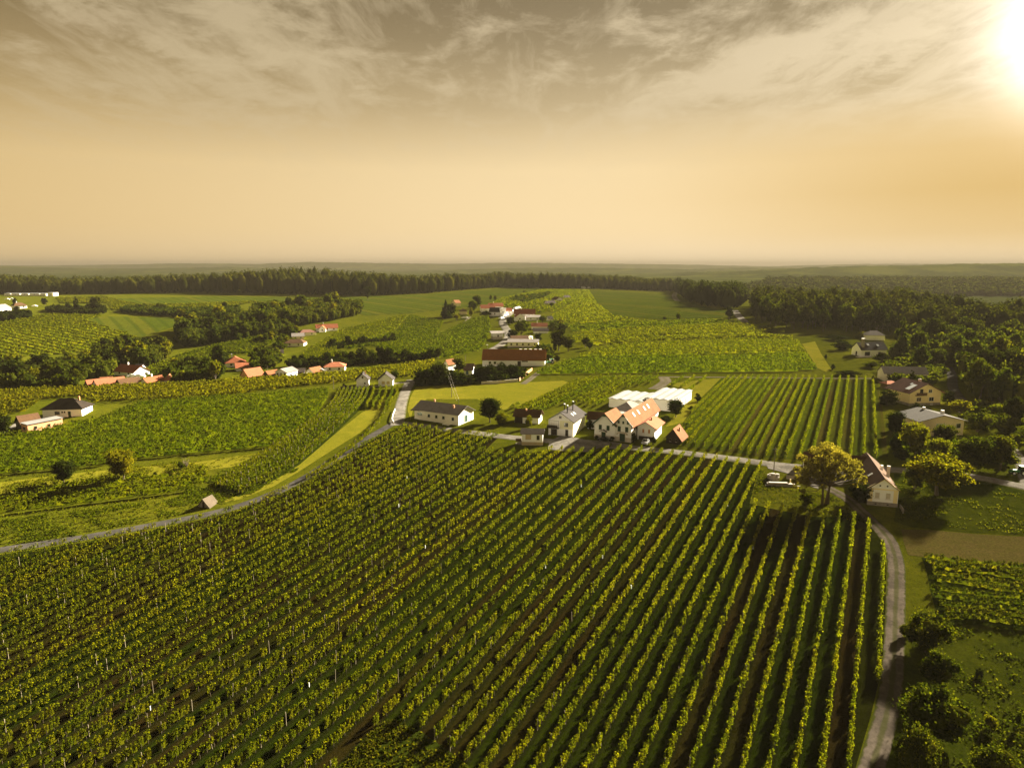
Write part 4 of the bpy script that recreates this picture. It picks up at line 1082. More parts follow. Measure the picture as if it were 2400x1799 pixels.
clump([(285, 732), (295, 724), (390, 728), (470, 732), (560, 725), (560, 745), (470, 748), (400, 742), (330, 738)], 10, 'tree in the hedge line across the far field', 'hedge line in the far field', h=(6, 10), seed=5)
clump([(112, 732), (112, 724), (245, 726), (248, 735), (180, 736)], 8, 'tree in the dark hedge on the far left', 'dark hedge on the far left', h=(6, 9), seed=6, leaves=('dark_leaf',))
tree(181, 732, 40, 22, 'left of the two taller trees in the dark far hedge', 'conifer', 'dark_leaf', 'far'); tree(222, 731, 36, 34, 'right, rounder of the two taller trees in the dark far hedge', 'round', 'dark_leaf', 'far')
tree(106, 716, 18, 20, 'dark small tree below the row of far white houses', 'round', 'dark_leaf', 'far'); tree(36, 719, 22, 16, 'dark tree between the two far left houses', 'round', 'dark_leaf', 'far')
clump([(0, 755), (0, 738), (70, 735), (75, 748), (30, 752)], 8, 'dark tree beside the far left houses', 'trees by the far left houses', h=(6, 9), leaves=('dark_leaf',), seed=7)
clump([(395, 898), (405, 868), (440, 858), (490, 862), (520, 876), (515, 892), (450, 898)], 14, 'tree between the salmon roofed valley houses', 'trees among the salmon roofs', h=(6, 10), seed=8, mind=4)
clump([(500, 858), (520, 862), (530, 852), (505, 850)], 4, 'dark tree left of the dark red roofs', 'trees left of the dark red roofs', h=(9, 12), leaves=('dark_leaf',), seed=9)
clump([(590, 868), (600, 850), (640, 838), (660, 848), (655, 860), (615, 872)], 9, 'tree behind the white grey roofed valley house', 'trees behind the grey roofed valley house', h=(7, 10), seed=10)
clump([(660, 860), (720, 862), (780, 862), (860, 854), (960, 848), (1030, 842), (1030, 834), (950, 840), (850, 844), (770, 850), (700, 855)], 22, 'tree in the long dark hedge band above the yellow vineyard', 'long dark hedge band', h=(6, 9), leaves=('dark_leaf', 'dark_leaf', 'tree_leaf'), seed=11)
clump([(765, 816), (830, 806), (930, 798), (930, 803), (840, 812), (770, 820)], 10, 'tree in the dark hedgerow on the middle slope', 'dark hedgerow on the middle slope', h=(4, 7), kinds=('round',), leaves=('dark_leaf',), seed=12)
clump([(665, 788), (680, 780), (700, 782), (690, 790)], 6, 'tree left of the house on the ridge', 'trees left of the ridge house', h=(7, 10), seed=13)
clump([(640, 822), (668, 800), (690, 800), (665, 818), (655, 830)], 8, 'garden tree among the slope houses', 'garden trees among the slope houses', h=(5, 8), seed=14)
clump([(600, 800), (640, 790), (665, 790), (620, 806)], 7, 'tree at the lower end of the copse', 'trees at the copse end', h=(6, 9), seed=15)
clump([(1195, 705), (1230, 712), (1275, 700), (1290, 690), (1240, 695)], 9, 'garden tree on the crest beside the village', 'garden trees on the crest', h=(5, 8), seed=16)
clump([(1290, 760), (1315, 760), (1330, 770), (1300, 775)], 5, 'garden tree right of the village roofs', 'garden trees right of the village', h=(4, 7), seed=17)
clump([(1250, 830), (1285, 815), (1300, 825), (1290, 845), (1262, 842)], 4, 'small tree between barn and large dark tree', 'trees behind the barn', h=(4, 6), seed=18)

# the wood on the right: the front trees one by one
clump([(1762, 745), (1795, 764), (1842, 770), (1900, 776), (1990, 788), (2030, 782), (2085, 780), (2085, 770), (1990, 772), (1900, 762), (1840, 755), (1795, 748), (1770, 735)], 36,
      'front tree of the tall wood behind the upper slope', 'front trees of the tall wood', under=False, h=(15, 21), wr=(.5, .7), kinds=('tall', 'round'), leaves=('tree_leaf', 'wood_leaf', 'wood_leaf'), res='mid', mind=5, seed=19)
clump([(2120, 800), (2170, 792), (2300, 800), (2420, 815), (2420, 960), (2330, 950), (2280, 935), (2256, 905), (2250, 870), (2190, 845), (2160, 815)], 42,
      'tree of the dense wood on the right hillside', 'trees of the right hillside wood', h=(13, 20), wr=(.7, .95), kinds=('tall', 'round'), leaves=('tree_leaf', 'wood_leaf', 'tree_leaf', 'hedge_leaf'), res='mid', mind=6.5, seed=20)
print('individual trees', NTREE)


def wood(name, label, pix, spacing, h, leafw, seed, back=0, mats=('tree_leaf',), per=64, rise=None):
    """a wood that reads as one mass: crowns of leaf clusters, joined"""
    poly = np.asarray(pix if back else poly_xy(pix)); lo, hi = poly.min(0), poly.max(0); rg = np.random.default_rng(seed)
    gx, gy = np.meshgrid(np.arange(lo[0], hi[0], spacing), np.arange(lo[1], hi[1], spacing))
    g = np.stack([gx.ravel(), gy.ravel()], 1) + rg.uniform(-.42, .42, (gx.size, 2)) * spacing; g = g[inside(g, poly)]
    n = len(g); z = T(g[:, 0], g[:, 1]); hh = rg.uniform(*h, n) * (1 + .12 * np.sin(g[:, 0] / 37) * np.cos(g[:, 1] / 29)); w = spacing * rg.uniform(.48, .78, n)
    if rise: hh = hh * (1 + rise[2] * np.exp(-((g[:, 0] - rise[0]) / rise[1]) ** 2) + .10 * np.sin(g[:, 0] / 61 + 1))
    d = rg.normal(size=(n, per, 3)); d /= np.linalg.norm(d, axis=2)[..., None]
    r = rg.uniform(.80, 1.04, (n, per, 1)); d[..., 2] = np.where(d[..., 2] < 0, d[..., 2] * .8, d[..., 2])
    P = d * r * np.stack([w, w, hh * .34], 1)[:, None] + np.stack([g[:, 0], g[:, 1], z + hh * .64], 1)[:, None]
    V, F = leaf_cards(P.reshape(-1, 3), rg.uniform(.7, 1.25, n * per) * leafw, rg, .3)
    sv = ICO1[0][None] * (np.stack([w, w, hh * .56], 1) * .84)[:, None] + np.stack([g[:, 0], g[:, 1], z + hh * .46], 1)[:, None]
    sf = ICO1[1][None] + (np.arange(n) * len(ICO1[0]))[:, None, None] + len(V)
    print(name, label[:30], n, len(F))
    return link(name, fast_mesh(name, np.concatenate([V, sv.reshape(-1, 3)]), [F, sf.reshape(-1, 3)], [M[mats[0]]]), kind='stuff', label=label, category='forest')

def band(pix, depth):
    """outline in plan: a front edge given in the photo, running back from the camera by depth metres"""
    f = at(densify(pix, 10, False))[:, :2]; r = np.linalg.norm(f, axis=1)
    b = f * ((r + depth) / r)[:, None]; return np.concatenate([f, b[::-1]])
wood('forest', 'long dark forest edge along the far horizon', band([(-160, 692), (0, 690), (120, 689), (450, 686), (700, 690), (870, 694), (1000, 688), (1120, 678), (1190, 673), (1230, 676), (1300, 676), (1420, 677), (1580, 684)], 120), 11, (17, 24), 1.5, 31, 1, mats=('wood_leaf',), per=70, rise=(-300, 190, .42))
wood('forest', 'forest tongue left of the forest road', band([(1582, 686), (1596, 694), (1612, 706), (1640, 715), (1690, 722), (1720, 727), (1738, 722)], 180), 11, (17, 24), 1.5, 32, 1, mats=('wood_leaf',), per=84)
wood('forest', 'wood behind the tall front trees on the upper slope', band([(1772, 736), (1800, 748), (1842, 755), (1900, 762), (1990, 771), (2085, 770), (2140, 776), (2180, 782)], 110), 11, (17, 24), 1.5, 33, 1, mats=('wood_leaf',), per=90)
wood('forest', 'dark wood rolling over the right hillside', band([(2110, 784), (2160, 788), (2300, 795), (2480, 808)], 130), 11, (15, 23), 1.4, 34, 1, mats=('wood_leaf',), per=96)
wood('forest', 'low hazy wood in the valley behind the right hillside', band([(1735, 704), (1850, 700), (2000, 698), (2200, 697), (2480, 697)], 500), 15, (9, 14), 3.4, 35, 1, mats=('wood_leaf',), per=26)

UNDER += [([(1108, 898), (1112, 872), (1215, 868), (1224, 890), (1160, 897)], 'bushes in front of the long barn', 'dark_leaf', (4.5, 6)),
          ([(972, 907), (980, 890), (1035, 882), (1075, 886), (1086, 903), (1030, 905)], 'dark trees by the side road', 'dark_leaf', (6, 8)),
          ([(2105, 905), (2190, 900), (2215, 880), (2190, 850), (2120, 842), (2090, 860), (2060, 880)], 'gardens above the long white house', 'tree_leaf', (5, 7)),
          ([(2100, 1075), (2090, 1010), (2115, 985), (2135, 1030), (2200, 1045), (2290, 1040), (2370, 1070), (2370, 1095), (2300, 1098), (2240, 1085), (2160, 1075)], 'gardens below the wide tan house', 'tree_leaf', (3.5, 5)),
          ([(2265, 1005), (2262, 975), (2300, 960), (2420, 970), (2420, 1060), (2380, 1040), (2350, 1010)], 'gardens right of the wide tan house', 'tree_leaf', (5, 7))]
for k, (pix, label, lm, h) in enumerate(UNDER):
    lab = 'leafy undergrowth filling the ' + label.replace('tree of the ', '').replace('tree in the ', '').replace('front ', '')
    wood('undergrowth', ' '.join(lab.split()[:15]), pix, 4.2, (h[0] * .45, h[1] * .62), 1.2, 50 + k, 0, (lm,), per=46)

def tufts(label, pix, n, size, h, m, seed):
    """weeds and taller grass standing about on a meadow"""
    poly = poly_xy(pix); lo, hi = poly.min(0), poly.max(0); rg = np.random.default_rng(seed)
    g = lo + rg.random((n * 3, 2)) * (hi - lo); g = g[inside(g, poly)]
    keep = rg.random(len(g)) < .15 + .85 * (np.sin(g[:, 0] / 4.3 + np.sin(g[:, 1] / 3.1) * 1.6) * np.sin(g[:, 1] / 5.2 + g[:, 0] / 9) > .1); g = g[keep]
    k = 7; c = np.repeat(g, k, 0) + rg.normal(0, .35, (len(g) * k, 2))
    C = np.stack([c[:, 0], c[:, 1], T(c[:, 0], c[:, 1]) + rg.uniform(.02, h, len(c))], 1)
    V, F = leaf_cards(C, rg.uniform(*size, len(C)), rg); print('tufts', len(F))
    return link('weeds', fast_mesh('weeds', V, F, [M[m]]), kind='stuff', label=label, category='weeds')
tufts('weeds and tall grass on the rough meadow at the lower right', [(2235, 1470), (2400, 1482), (2520, 1820), (2400, 1900), (2200, 1880), (2262, 1720)], 700, (.2, .45), .4, 'hedge_leaf', 1)
tufts('weeds scattered on the pasture below the road', [(2105, 1120), (2260, 1125), (2400, 1152), (2480, 1172), (2500, 1255), (2250, 1243), (2105, 1222)], 450, (.2, .42), .3, 'hedge_leaf', 2)
tufts('weeds along the grass between lane and left vineyards', [(-40, 1225), (420, 1165), (480, 1110), (640, 1060), (700, 1100), (560, 1172), (380, 1215), (180, 1255), (-40, 1285)], 3800, (.2, .45), .3, 'far_vine_leaf', 3)
tufts('weeds on the meadow around the two round trees', [(0, 1118), (200, 1100), (480, 1078), (640, 1056), (700, 1030), (640, 1072), (470, 1103), (280, 1120), (0, 1155)], 2400, (.2, .45), .3, 'yellow_vine_leaf', 4)
tufts('rough grass in the corner below the big vineyard', [(908, 1690), (985, 1718), (1060, 1772), (1095, 1810), (1120, 1900), (760, 1900), (800, 1805), (865, 1730)], 1500, (.2, .5), .35, 'hedge_leaf', 5)
tufts('grass tufts and weeds around the spreading tree', [(1785, 1100), (1815, 1140), (1900, 1150), (1960, 1165), (2060, 1240), (2030, 1225), (1840, 1195), (1760, 1180)], 1300, (.18, .38), .25, 'hedge_leaf', 6)
# ------------------------------------------------------------------ buildings
def wall_frame(W, D, side):
    """origin, along, outward of a wall seen from outside"""
    return {'f': ((0, 0), (1, 0), (0, -1), W), 'r': ((W, 0), (0, 1), (1, 0), D), 'l': ((0, D), (0, -1), (-1, 0), D), 'b': ((W, D), (-1, 0), (0, 1), W)}[side]

def wbox(mb, fr, u0, u1, v0, v1, d0, d1):
    (ox, oy), (ax, ay), (nx, ny), _ = fr
    xs = sorted((ox + ax * u0 + nx * d0, ox + ax * u1 + nx * d1)); ys = sorted((oy + ay * u0 + ny * d0, oy + ay * u1 + ny * d1))
    return mb.box(xs[0], xs[1], ys[0], ys[1], v0, v1)

def opening(root, W, D, side, u, v, w, h, kind='window', frame='white_paint', pane='glass', bars=1):
    fr = wall_frame(W, D, side); u0, u1 = u - w / 2, u + w / 2; t = .09 if w > .7 else .06
    if kind == 'door':
        o = wbox(MB(), fr, u0, u1, v, v + h, -.05, .05).build('door', M[pane], root)
        mb = MB(); wbox(mb, fr, u0 - .12, u0, v, v + h + .12, -.05, .09); wbox(mb, fr, u1, u1 + .12, v, v + h + .12, -.05, .09); wbox(mb, fr, u0, u1, v + h, v + h + .12, -.05, .09)
        mb.build('door_frame', M[frame], o)
        for k in range(1, 3): wbox(MB(), fr, u0 + .08, u1 - .08, v + h * k / 3 - .02, v + h * k / 3 + .02, .05, .07).build('rail', M[pane], o)
        return o
    mb = MB()
    wbox(mb, fr, u0, u0 + t, v, v + h, -.05, .07); wbox(mb, fr, u1 - t, u1, v, v + h, -.05, .07)
    wbox(mb, fr, u0 + t, u1 - t, v, v + t, -.05, .07); wbox(mb, fr, u0 + t, u1 - t, v + h - t, v + h, -.05, .07)
    for k in range(bars):
        c = u0 + w * (k + 1) / (bars + 1); wbox(mb, fr, c - .03, c + .03, v + t, v + h - t, -.04, .06)
    o = mb.build('window', M[frame], root)
    wbox(MB(), fr, u0 + t, u1 - t, v + t, v + h - t, -.05, .02).build('pane', M[pane], o)
    wbox(MB(), fr, u0 - .08, u1 + .08, v - .07, v, -.04, .13).build('sill', M['pale_stone'], o)
    return o

def chimney(root, x, y, z0, z1, w=.5, m='plinth', cap='pale_stone', roof=None):
    o = MB().box(x - w / 2, x + w / 2, y - w / 2, y + w / 2, z0, z1).build('chimney', M[m], roof or root)
    return o

def flue(root, x, y, z0, z1, roof):
    MB().tube([(x, y, z0), (x, y, z1)], .17, 8).tube([(x, y, z1 + .10), (x, y, z1 + .3)], [.34, .16], 8).tube([(x, y, z1), (x, y, z1 + .10)], .05, 5).build('chimney', M['iron'], roof)
    MB().tube([(x, y, z1 + .31), (x, y, z1 + .40)], [.30, .22], 8).build('chimney', M['white_paint'], roof)

def house(name, label, A, B, depth, eave, rise, ridge='x', wall='white_wall', roof='roof_grey', cat='house', over=.45, az=None, base=None, hip=.35, th=.16, flat_over=.25, W=None, sink=1.2, group=None, lift=0.0, wallname='wall', overx=None):
    """walls and a roof; A, B = foot of the front wall (left, right) in the photo; returns root, W, D, roof object"""
    a, b = at1(*A), at1(*B)
    if az is None: rz = math.atan2(b[1] - a[1], b[0] - a[0]); W = W or math.hypot(b[0] - a[0], b[1] - a[1])
    else:
        rz = -az
        if W is None: W = (B[0] - A[0]) * mpp(a) / math.cos(az)
    c, s = math.cos(rz), math.sin(rz)
    cs = [tz(a[0] + c * x - s * y, a[1] + s * x + c * y) for x in (0, W) for y in (0, depth)]
    z0 = (cs[0] + cs[2]) / 2 + lift if base is None else base
    root = thing(name, label, cat, (a[0], a[1], z0), rz, group)
    lo = min(cs) - z0 - sink; D = depth; ox = over if overx is None else overx
    mb = MB()
    if ridge == 'x':
        mb.box(0, W, 0, D, lo, eave)
        for x0, x1 in ((0, .25), (W - .25, W)): mb.add([(x0, 0, eave), (x0, D, eave), (x0, D / 2, eave + rise), (x1, 0, eave), (x1, D, eave), (x1, D / 2, eave + rise)], [(0, 1, 2), (5, 4, 3), (0, 2, 5, 3), (1, 4, 5, 2)])
        sl = rise / (D / 2)
        pr = [(-over, eave - over * sl + .03), (D / 2, eave + rise + .03), (D + over, eave - over * sl + .03), (D + over, eave - over * sl + th), (D / 2, eave + rise + th + .05), (-over, eave - over * sl + th)]
        rm = MB().prism(pr, 'x', -ox, W + ox)
    elif ridge == 'y':
        mb.box(0, W, 0, D, lo, eave)
        for y0, y1 in ((0, .25), (D - .25, D)): mb.add([(0, y0, eave), (W, y0, eave), (W / 2, y0, eave + rise), (0, y1, eave), (W, y1, eave), (W / 2, y1, eave + rise)], [(0, 1, 2), (5, 4, 3), (0, 2, 5, 3), (1, 4, 5, 2)])
        sl = rise / (W / 2)
        pr = [(-over, eave - over * sl + .03), (W / 2, eave + rise + .03), (W + over, eave - over * sl + .03), (W + over, eave - over * sl + th), (W / 2, eave + rise + th + .05), (-over, eave - over * sl + th)]
        rm = MB().prism(pr, 'y', -ox, D + ox)
    elif ridge == 'hip':
        mb.box(0, W, 0, D, lo, eave); e = eave - .08
        x0, x1, y0, y1 = -over, W + over, -over, D + over
        if W >= D: r0, r1 = (hip * D, D / 2), (W - hip * D, D / 2)
        else: r0, r1 = (W / 2, hip * W), (W / 2, D - hip * W)
        vs = [(x0, y0, e), (x1, y0, e), (x1, y1, e), (x0, y1, e), (x0, y0, e + th), (x1, y0, e + th), (x1, y1, e + th), (x0, y1, e + th), (*r0, eave + rise), (*r1, eave + rise)]
        fs = [(0, 3, 2, 1), (0, 1, 5, 4), (1, 2, 6, 5), (2, 3, 7, 6), (3, 0, 4, 7)]
        fs += [(4, 5, 9, 8), (5, 6, 9), (6, 7, 8, 9), (7, 4, 8)] if W >= D else [(4, 5, 8), (5, 6, 9, 8), (6, 7, 9), (7, 4, 8, 9)]
        rm = MB().add(vs, fs)
    elif ridge == 'flat':
        mb.box(0, W, 0, D, lo, eave)
        rm = MB().add([(-over, -over, eave + .01), (W + over, -over, eave + .01), (W + over, D + over, eave + .01 + rise), (-over, D + over, eave + .01 + rise), (-over, -over, eave + .2), (W + over, -over, eave + .2), (W + over, D + over, eave + .2 + rise), (-over, D + over, eave + .2 + rise)],
                      [(0, 3, 2, 1), (4, 5, 6, 7), (0, 1, 5, 4), (1, 2, 6, 5), (2, 3, 7, 6), (3, 0, 4, 7)])
        if rise: mb.add([(0, 0, eave), (W, 0, eave), (W, D, eave), (0, D, eave), (W, D, eave + rise), (0, D, eave + rise)], [(1, 2, 4), (0, 5, 3), (2, 3, 5, 4), (0, 1, 4, 5)])
    mb.build(wallname, M[wall], root)
    ro = rm.build('roof', M[roof], root)
    return root, W, D, ro

def plinth(root, W, D, h, m='plinth', lo=-1.5):
    mb = MB(); mb.box(-.05, W + .05, -.05, D + .05, lo, h); return mb.build('plinth', M[m], root)

def skylight(root, ro, W, D, eave, rise, ridge, side, u, f, w=.8, h=1.3):
    """a roof window lying on the slope; u along the ridge, f up the slope"""
    half = (D if ridge == 'x' else W) / 2; L = math.hypot(half, rise); sl = math.atan2(rise, half)
    mb = MB().box(-w / 2, w / 2, -h / 2, h / 2, -.05, .09); o = mb.build('roof_window', M['roof_window'], ro)
    d = half * f; z = eave + rise * f + .2
    if ridge == 'x': o.location = (u, d if side == 'f' else D - d, z); o.rotation_euler = (sl if side == 'f' else -sl, 0, 0)
    else:
        o.location = (W - d if side == 'r' else d, u, z); o.rotation_euler = (0, sl if side == 'r' else -sl, 0)
        if True: o.scale = (h / w, w / h, 1)
    return o

HAZ = R(28.6)
def hamlet():
    # long cream house
    r, W, D, ro = house('house', 'long cream house with grey roof and green doors at the road junction', (971.4, 981), (1074.5, 997.3), 9.0, 3.7, 2.1, 'x', 'cream_wall', 'roof_grey', over=.6, sink=3)
    for u in (.34, .51, .67, .88): opening(r, W, D, 'f', W * u, 1.4, .95, 1.05, frame='green_paint')
    opening(r, W, D, 'f', W * .13, 1.6, 2.2, 1.1, frame='white_paint', pane='pale_glass', bars=2)
    opening(r, W, D, 'r', D * .5, .4, 1.6, 2.3, 'door', 'white_paint', 'green_paint')
    p = MB().box(W * .70, W * .84, -1.5, 0, -2.2, .1).build('cellar_porch', M['cream_wall'], r)
    MB().box(W * .72, W * .80, -1.56, -1.5, -1.6, -.05).build('door', M['green_paint'], p)
    chimney(r, W * .80, D * .30, 4.4, 6.1, .55, 'brick', roof=ro); chimney(r, W * .26, D * .6, 5.0, 6.6, .5, 'brick', roof=ro)
    MB().add([(-1.2, -.7, 3.05), (2.6, -.7, 3.32), (2.6, 2.4, 4.55), (-1.2, 2.4, 4.1), (-1.2, -.7, 3.2), (2.6, -.7, 3.50), (2.6, 2.4, 4.72), (-1.2, 2.4, 4.25)], [(0, 3, 2, 1), (4, 5, 6, 7), (0, 1, 5, 4), (1, 2, 6, 5), (2, 3, 7, 6), (3, 0, 4, 7)]).build('lean_to_roof', M['roof_grey'], r)
    MB().tube([(W + .02, -.12, -1.2), (W + .02, -.12, 3.2)], .06, 6).build('downpipe', M['iron'], r)
    # little hut by the road
    r, W, D, ro = house('hut', 'little white hut with grey roof and tan base between road and vineyard', (1223, 1043), (1271.6, 1045.7), 3.6, 3.7, 1.0, 'x', 'white_wall', 'roof_grey', over=.45, cat='hut', az=R(6))
    plinth(r, W, D, 1.05, 'tan_plinth'); opening(r, W, D, 'f', W * .31, 1.85, 1.7, 1.5, frame='tan_plinth', pane='curtain', bars=2); opening(r, W, D, 'f', W * .78, 1.75, .9, 1.4, frame='brown_wood', pane='glass')
    st = MB()
    for k in range(5): st.box(-.4 * (k + 1), -.4 * k, .6, 1.9, -1.5, 1.0 - .22 * k)
    st.build('steps', M['stone'], r)
    MB().box(-1.9, -.2, .3, .42, 1.0, 1.9).build('railing', M['brown_wood'], r)
    # barn shed behind
    r, W, D, ro = house('shed', 'brown roofed shed with white wall behind the golden shrub', (1206, 990), (1262.5, 993.5), 5.0, 2.5, 1.7, 'x', 'white_wall', 'roof_brown', cat='shed', over=.6)
    opening(r, W, D, 'f', W * .17, -.4, W * .30, 2.6, 'door', 'dark_wood', 'dark_wood'); chimney(r, W * .42, D * .4, 3.4, 4.6, .5, 'brick', roof=ro)
    # lemon house
    r, W, D, ro = house('house', 'lemon and white house with charcoal roof, dark balcony and three flues', (1285.5, 1017.5), (1341, 1019.5), 13.0, 4.9, 2.5, 'y', 'lemon_wall', 'roof_charcoal', az=HAZ * .8, over=.6)
    MB().box(-.02, W * .46, -.06, -.004, 0, 4.9).add([(0, -.06, 4.9), (W, -.06, 4.9), (W / 2, -.06, 7.3), (0, -.004, 4.9), (W, -.004, 4.9), (W / 2, -.004, 7.3)], [(0, 1, 2), (5, 4, 3), (0, 3, 4, 1), (1, 4, 5, 2), (2, 5, 3, 0)]).build('facade', M['white_wall'], r)
    MB().box(W * .46, W + .02, -.07, -.004, -1, 2.2).build('facade', M['white_wall'], r)
    MB().box(-.25, W * .45, -1.1, -.07, 2.35, 2.5).build('balcony', M['dark_wood'], r)
    for k in range(9): MB().box(-.2 + k * .39, .16 + k * .39, -1.1, -1.02, 2.5, 3.4).build('balcony_board', M['dark_wood'], r)
    opening(r, W, D, 'f', W * .22, 2.7, W * .40, 2.0, frame='dark_wood', bars=3)
    for o in (opening(r, W, D, 'f', W * .72, 3.0, 1.35, 1.35), opening(r, W, D, 'f', W * .48, 5.5, .95, .9)): o.location.y = -.06
    for o in (opening(r, W, D, 'f', W * .23, .05, 2.0, 2.0, 'door', 'white_paint', 'dark_wood'), opening(r, W, D, 'f', W * .75, .05, .95, 2.1, 'door', 'white_paint', 'dark_wood')): o.location.y = -.07
    opening(r, W, D, 'r', D * .68, 3.0, .6, 1.3)
    flue(r, W * .64, D * .22, 6.6, 9.0, ro); flue(r, W * .66, D * .62, 6.6, 9.4, ro); flue(r, W * .40, D * .45, 7.0, 8.8, ro)
    skylight(r, ro, W, D, 4.9, 2.5, 'y', 'r', D * .33, .42, .7, 1.1); skylight(r, ro, W, D, 4.9, 2.5, 'y', 'r', D * .50, .42, .7, 1.1)
    # twin gables
    r1, W, D, ro = house('house', 'left, shorter of the twin white houses with orange roofs and green gables', (1393, 1026), (1437.5, 1031), 9.0, 5.1, 3.1, 'y', 'white_wall', 'roof_orange', az=HAZ, over=.6)
    plinth(r1, W, D, 1.4, 'pale_stone'); 
    for u in (.28, .66): opening(r1, W, D, 'f', W * u, 3.0, .95, 1.5, frame='green_paint', pane='green_paint')
    opening(r1, W, D, 'f', W * .45, .1, 1.3, 2.2, 'door', 'pale_stone', 'green_paint').location.y = -.05
    MB().prism([(W * .45 - 1.2, 2.5), (W * .45, 3.05), (W * .45 + 1.2, 2.5), (W * .45 + 1.2, 2.65), (W * .45, 3.22), (W * .45 - 1.2, 2.65)], 'y', -.9, -.005).build('porch_roof', M['roof_grey'], r1)
    for s in (-1, 1): MB().prism([(W / 2, 8.25), (W / 2 + s * (W / 2 + .62), 4.85), (W / 2 + s * (W / 2 + .62), 4.25), (W / 2 + s * W * .30, 6.0), (W / 2 + s * W * .12, 7.3), (W / 2, 7.35)], 'y', -.66, -.58).build('gable_board', M['green_paint'], r1)
    r2, W, D, ro = house('house', 'right, longer of the twin white houses with orange roof and four roof windows', (1440.7, 1032), (1475.5, 1037), 28.0, 5.4, 3.3, 'y', 'white_wall', 'roof_orange', az=HAZ, over=.6)
    plinth(r2, W, D, 1.4, 'pale_stone')
    for u in (.26, .72): opening(r2, W, D, 'f', W * u, 3.1, .95, 1.6, frame='green_paint', pane='green_paint')
    for u in (.22, .5, .78): opening(r2, W, D, 'f', W * u, 5.6, .55, .8, frame='green_paint', pane='green_paint', bars=0)
    opening(r2, W, D, 'f', W * .47, .1, 1.7, 2.4, 'door', 'pale_stone', 'green_paint').location.y = -.05
    pts = [(W * .47 + 1.75 * math.cos(t), 2.35 + .75 * math.sin(t)) for t in np.linspace(0, math.pi, 9)]
    MB().prism(pts + [(q[0] * .86 + W * .47 * .14, q[1] - .16) for q in reversed(pts)], 'y', -.8, -.06).build('porch_arch', M['pale_stone'], r2)
    for s in (-1, 1): MB().prism([(W / 2, 8.75), (W / 2 + s * (W / 2 + .62), 5.15), (W / 2 + s * (W / 2 + .62), 4.6), (W / 2 + s * W * .34, 6.2), (W / 2 + s * W * .12, 7.9), (W / 2, 7.9)], 'y', -.66, -.58).build('gable_board', M['green_paint'], r2)
    for k, u in enumerate((.22, .38, .60, .74)): skylight(r2, ro, W, D, 5.4, 3.3, 'y', 'r', D * u, .55, .9, 1.5)
    for k in range(6): opening(r2, W, D, 'r', D * (.10 + .06 * k), 3.4, .95, 1.2, frame='brown_wood', bars=0)
    for k in range(4): opening(r2, W, D, 'r', D * (.55 + .11 * k), 3.2, .9, 1.2)
    # roofs between
    house('annex', 'low brown roofed annex between the lemon house and the twin gables', (1377, 1004), (1416, 1009), 5.0, 3.4, 1.7, 'x', 'white_wall', 'roof_brown', cat='annex', az=HAZ * .5)
    house('house', 'grey hipped roof rising behind the twin gables', (1436, 996), (1482, 999), 9, 5.2, 2.6, 'hip', 'white_wall', 'roof_grey', az=HAZ)
    # winery hall, two bays of corrugated white roof
    r = thing('winery_hall', 'long white industrial hall with corrugated sawtooth roof behind the twin gables', 'hall', tuple(at1(1427, 953)), -HAZ)
    m_ = mpp(at1(1427, 953))
    def bay(x0, x1, y0, y1, z0, z1, ridges):
        mb = MB(); mb.box(x0, x1, y0, y1, z0, z1); mb.build('wall', M['panel_wall'], r)
        n = ridges; w = (x1 - x0 + .6) / n
        for k in range(n):
            a = x0 - .3 + k * w
            MB().prism([(a, z1 + .02), (a + w * .5, z1 + .36), (a + w, z1 + .02), (a + w, z1 + .14), (a + w * .5, z1 + .50), (a, z1 + .14)], 'y', y0 - .4, y1 + .4).build('roof_panel', M['steel_white'], r)
        for k in range(n):
            a = x0 - .3 + k * w
            MB().add([(a + .05, y0 - .02, z1), (a + w - .05, y0 - .02, z1), (a + w / 2, y0 - .02, z1 + .32), (a + .05, y0 + .1, z1), (a + w - .05, y0 + .1, z1), (a + w / 2, y0 + .1, z1 + .32)], [(0, 1, 2), (5, 4, 3), (0, 3, 4, 1), (1, 4, 5, 2), (2, 5, 3, 0)]).build('gable_infill', M['plinth'], r)
    w1 = 71 * m_ / math.cos(HAZ); w2 = 62 * m_ / math.cos(HAZ)
    bay(0, w1, 0, 17, -2, 3.1, 4); bay(w1 + .02, w1 + w2, 3.0, 26, -2, 3.9, 4)
    MB().box(w1 + w2 + .0, w1 + w2 + .12, 17, 21, -1, 2.6).build('door', M['plinth'], r)
    # salmon roofed house
    r, W, D, ro = house('house', 'small white house with salmon roof and orange shutters over a carport', (1493.4, 1028.5), (1530, 1033.5), 9.0, 4.2, 1.5, 'y', 'white_wall', 'roof_salmon', az=HAZ * .9, over=.9)
    for u in (.34, .68):
        opening(r, W, D, 'f', W * u, 2.2, .75, 1.3, frame='white_paint', pane='orange_paint', bars=0)
    MB().box(.5, W - .15, -.06, -.003, -1, 1.15).build('carport_shade_panel', M['dark_wood'], r); chimney(r, W * .62, D * .45, 5.0, 6.5, .45, 'brick', roof=ro)  # flat dark panel painted in for the shade inside the carport
    # dark hut
    r, W, D, ro = house('hut', 'dark wooden hut with steep orange roof at the end of the village road', (1561, 1037.5), (1590, 1040), 6.0, 2.0, 2.6, 'y', 'dark_wood', 'roof_orange', cat='hut', az=HAZ, over=.8)
    for u in (.3, .72): opening(r, W, D, 'f', W * u, .7, .5, .9, frame='brown_wood', bars=0)
    chimney(r, W * .75, D * .5, 3.0, 4.7, .4, 'brick', roof=ro)
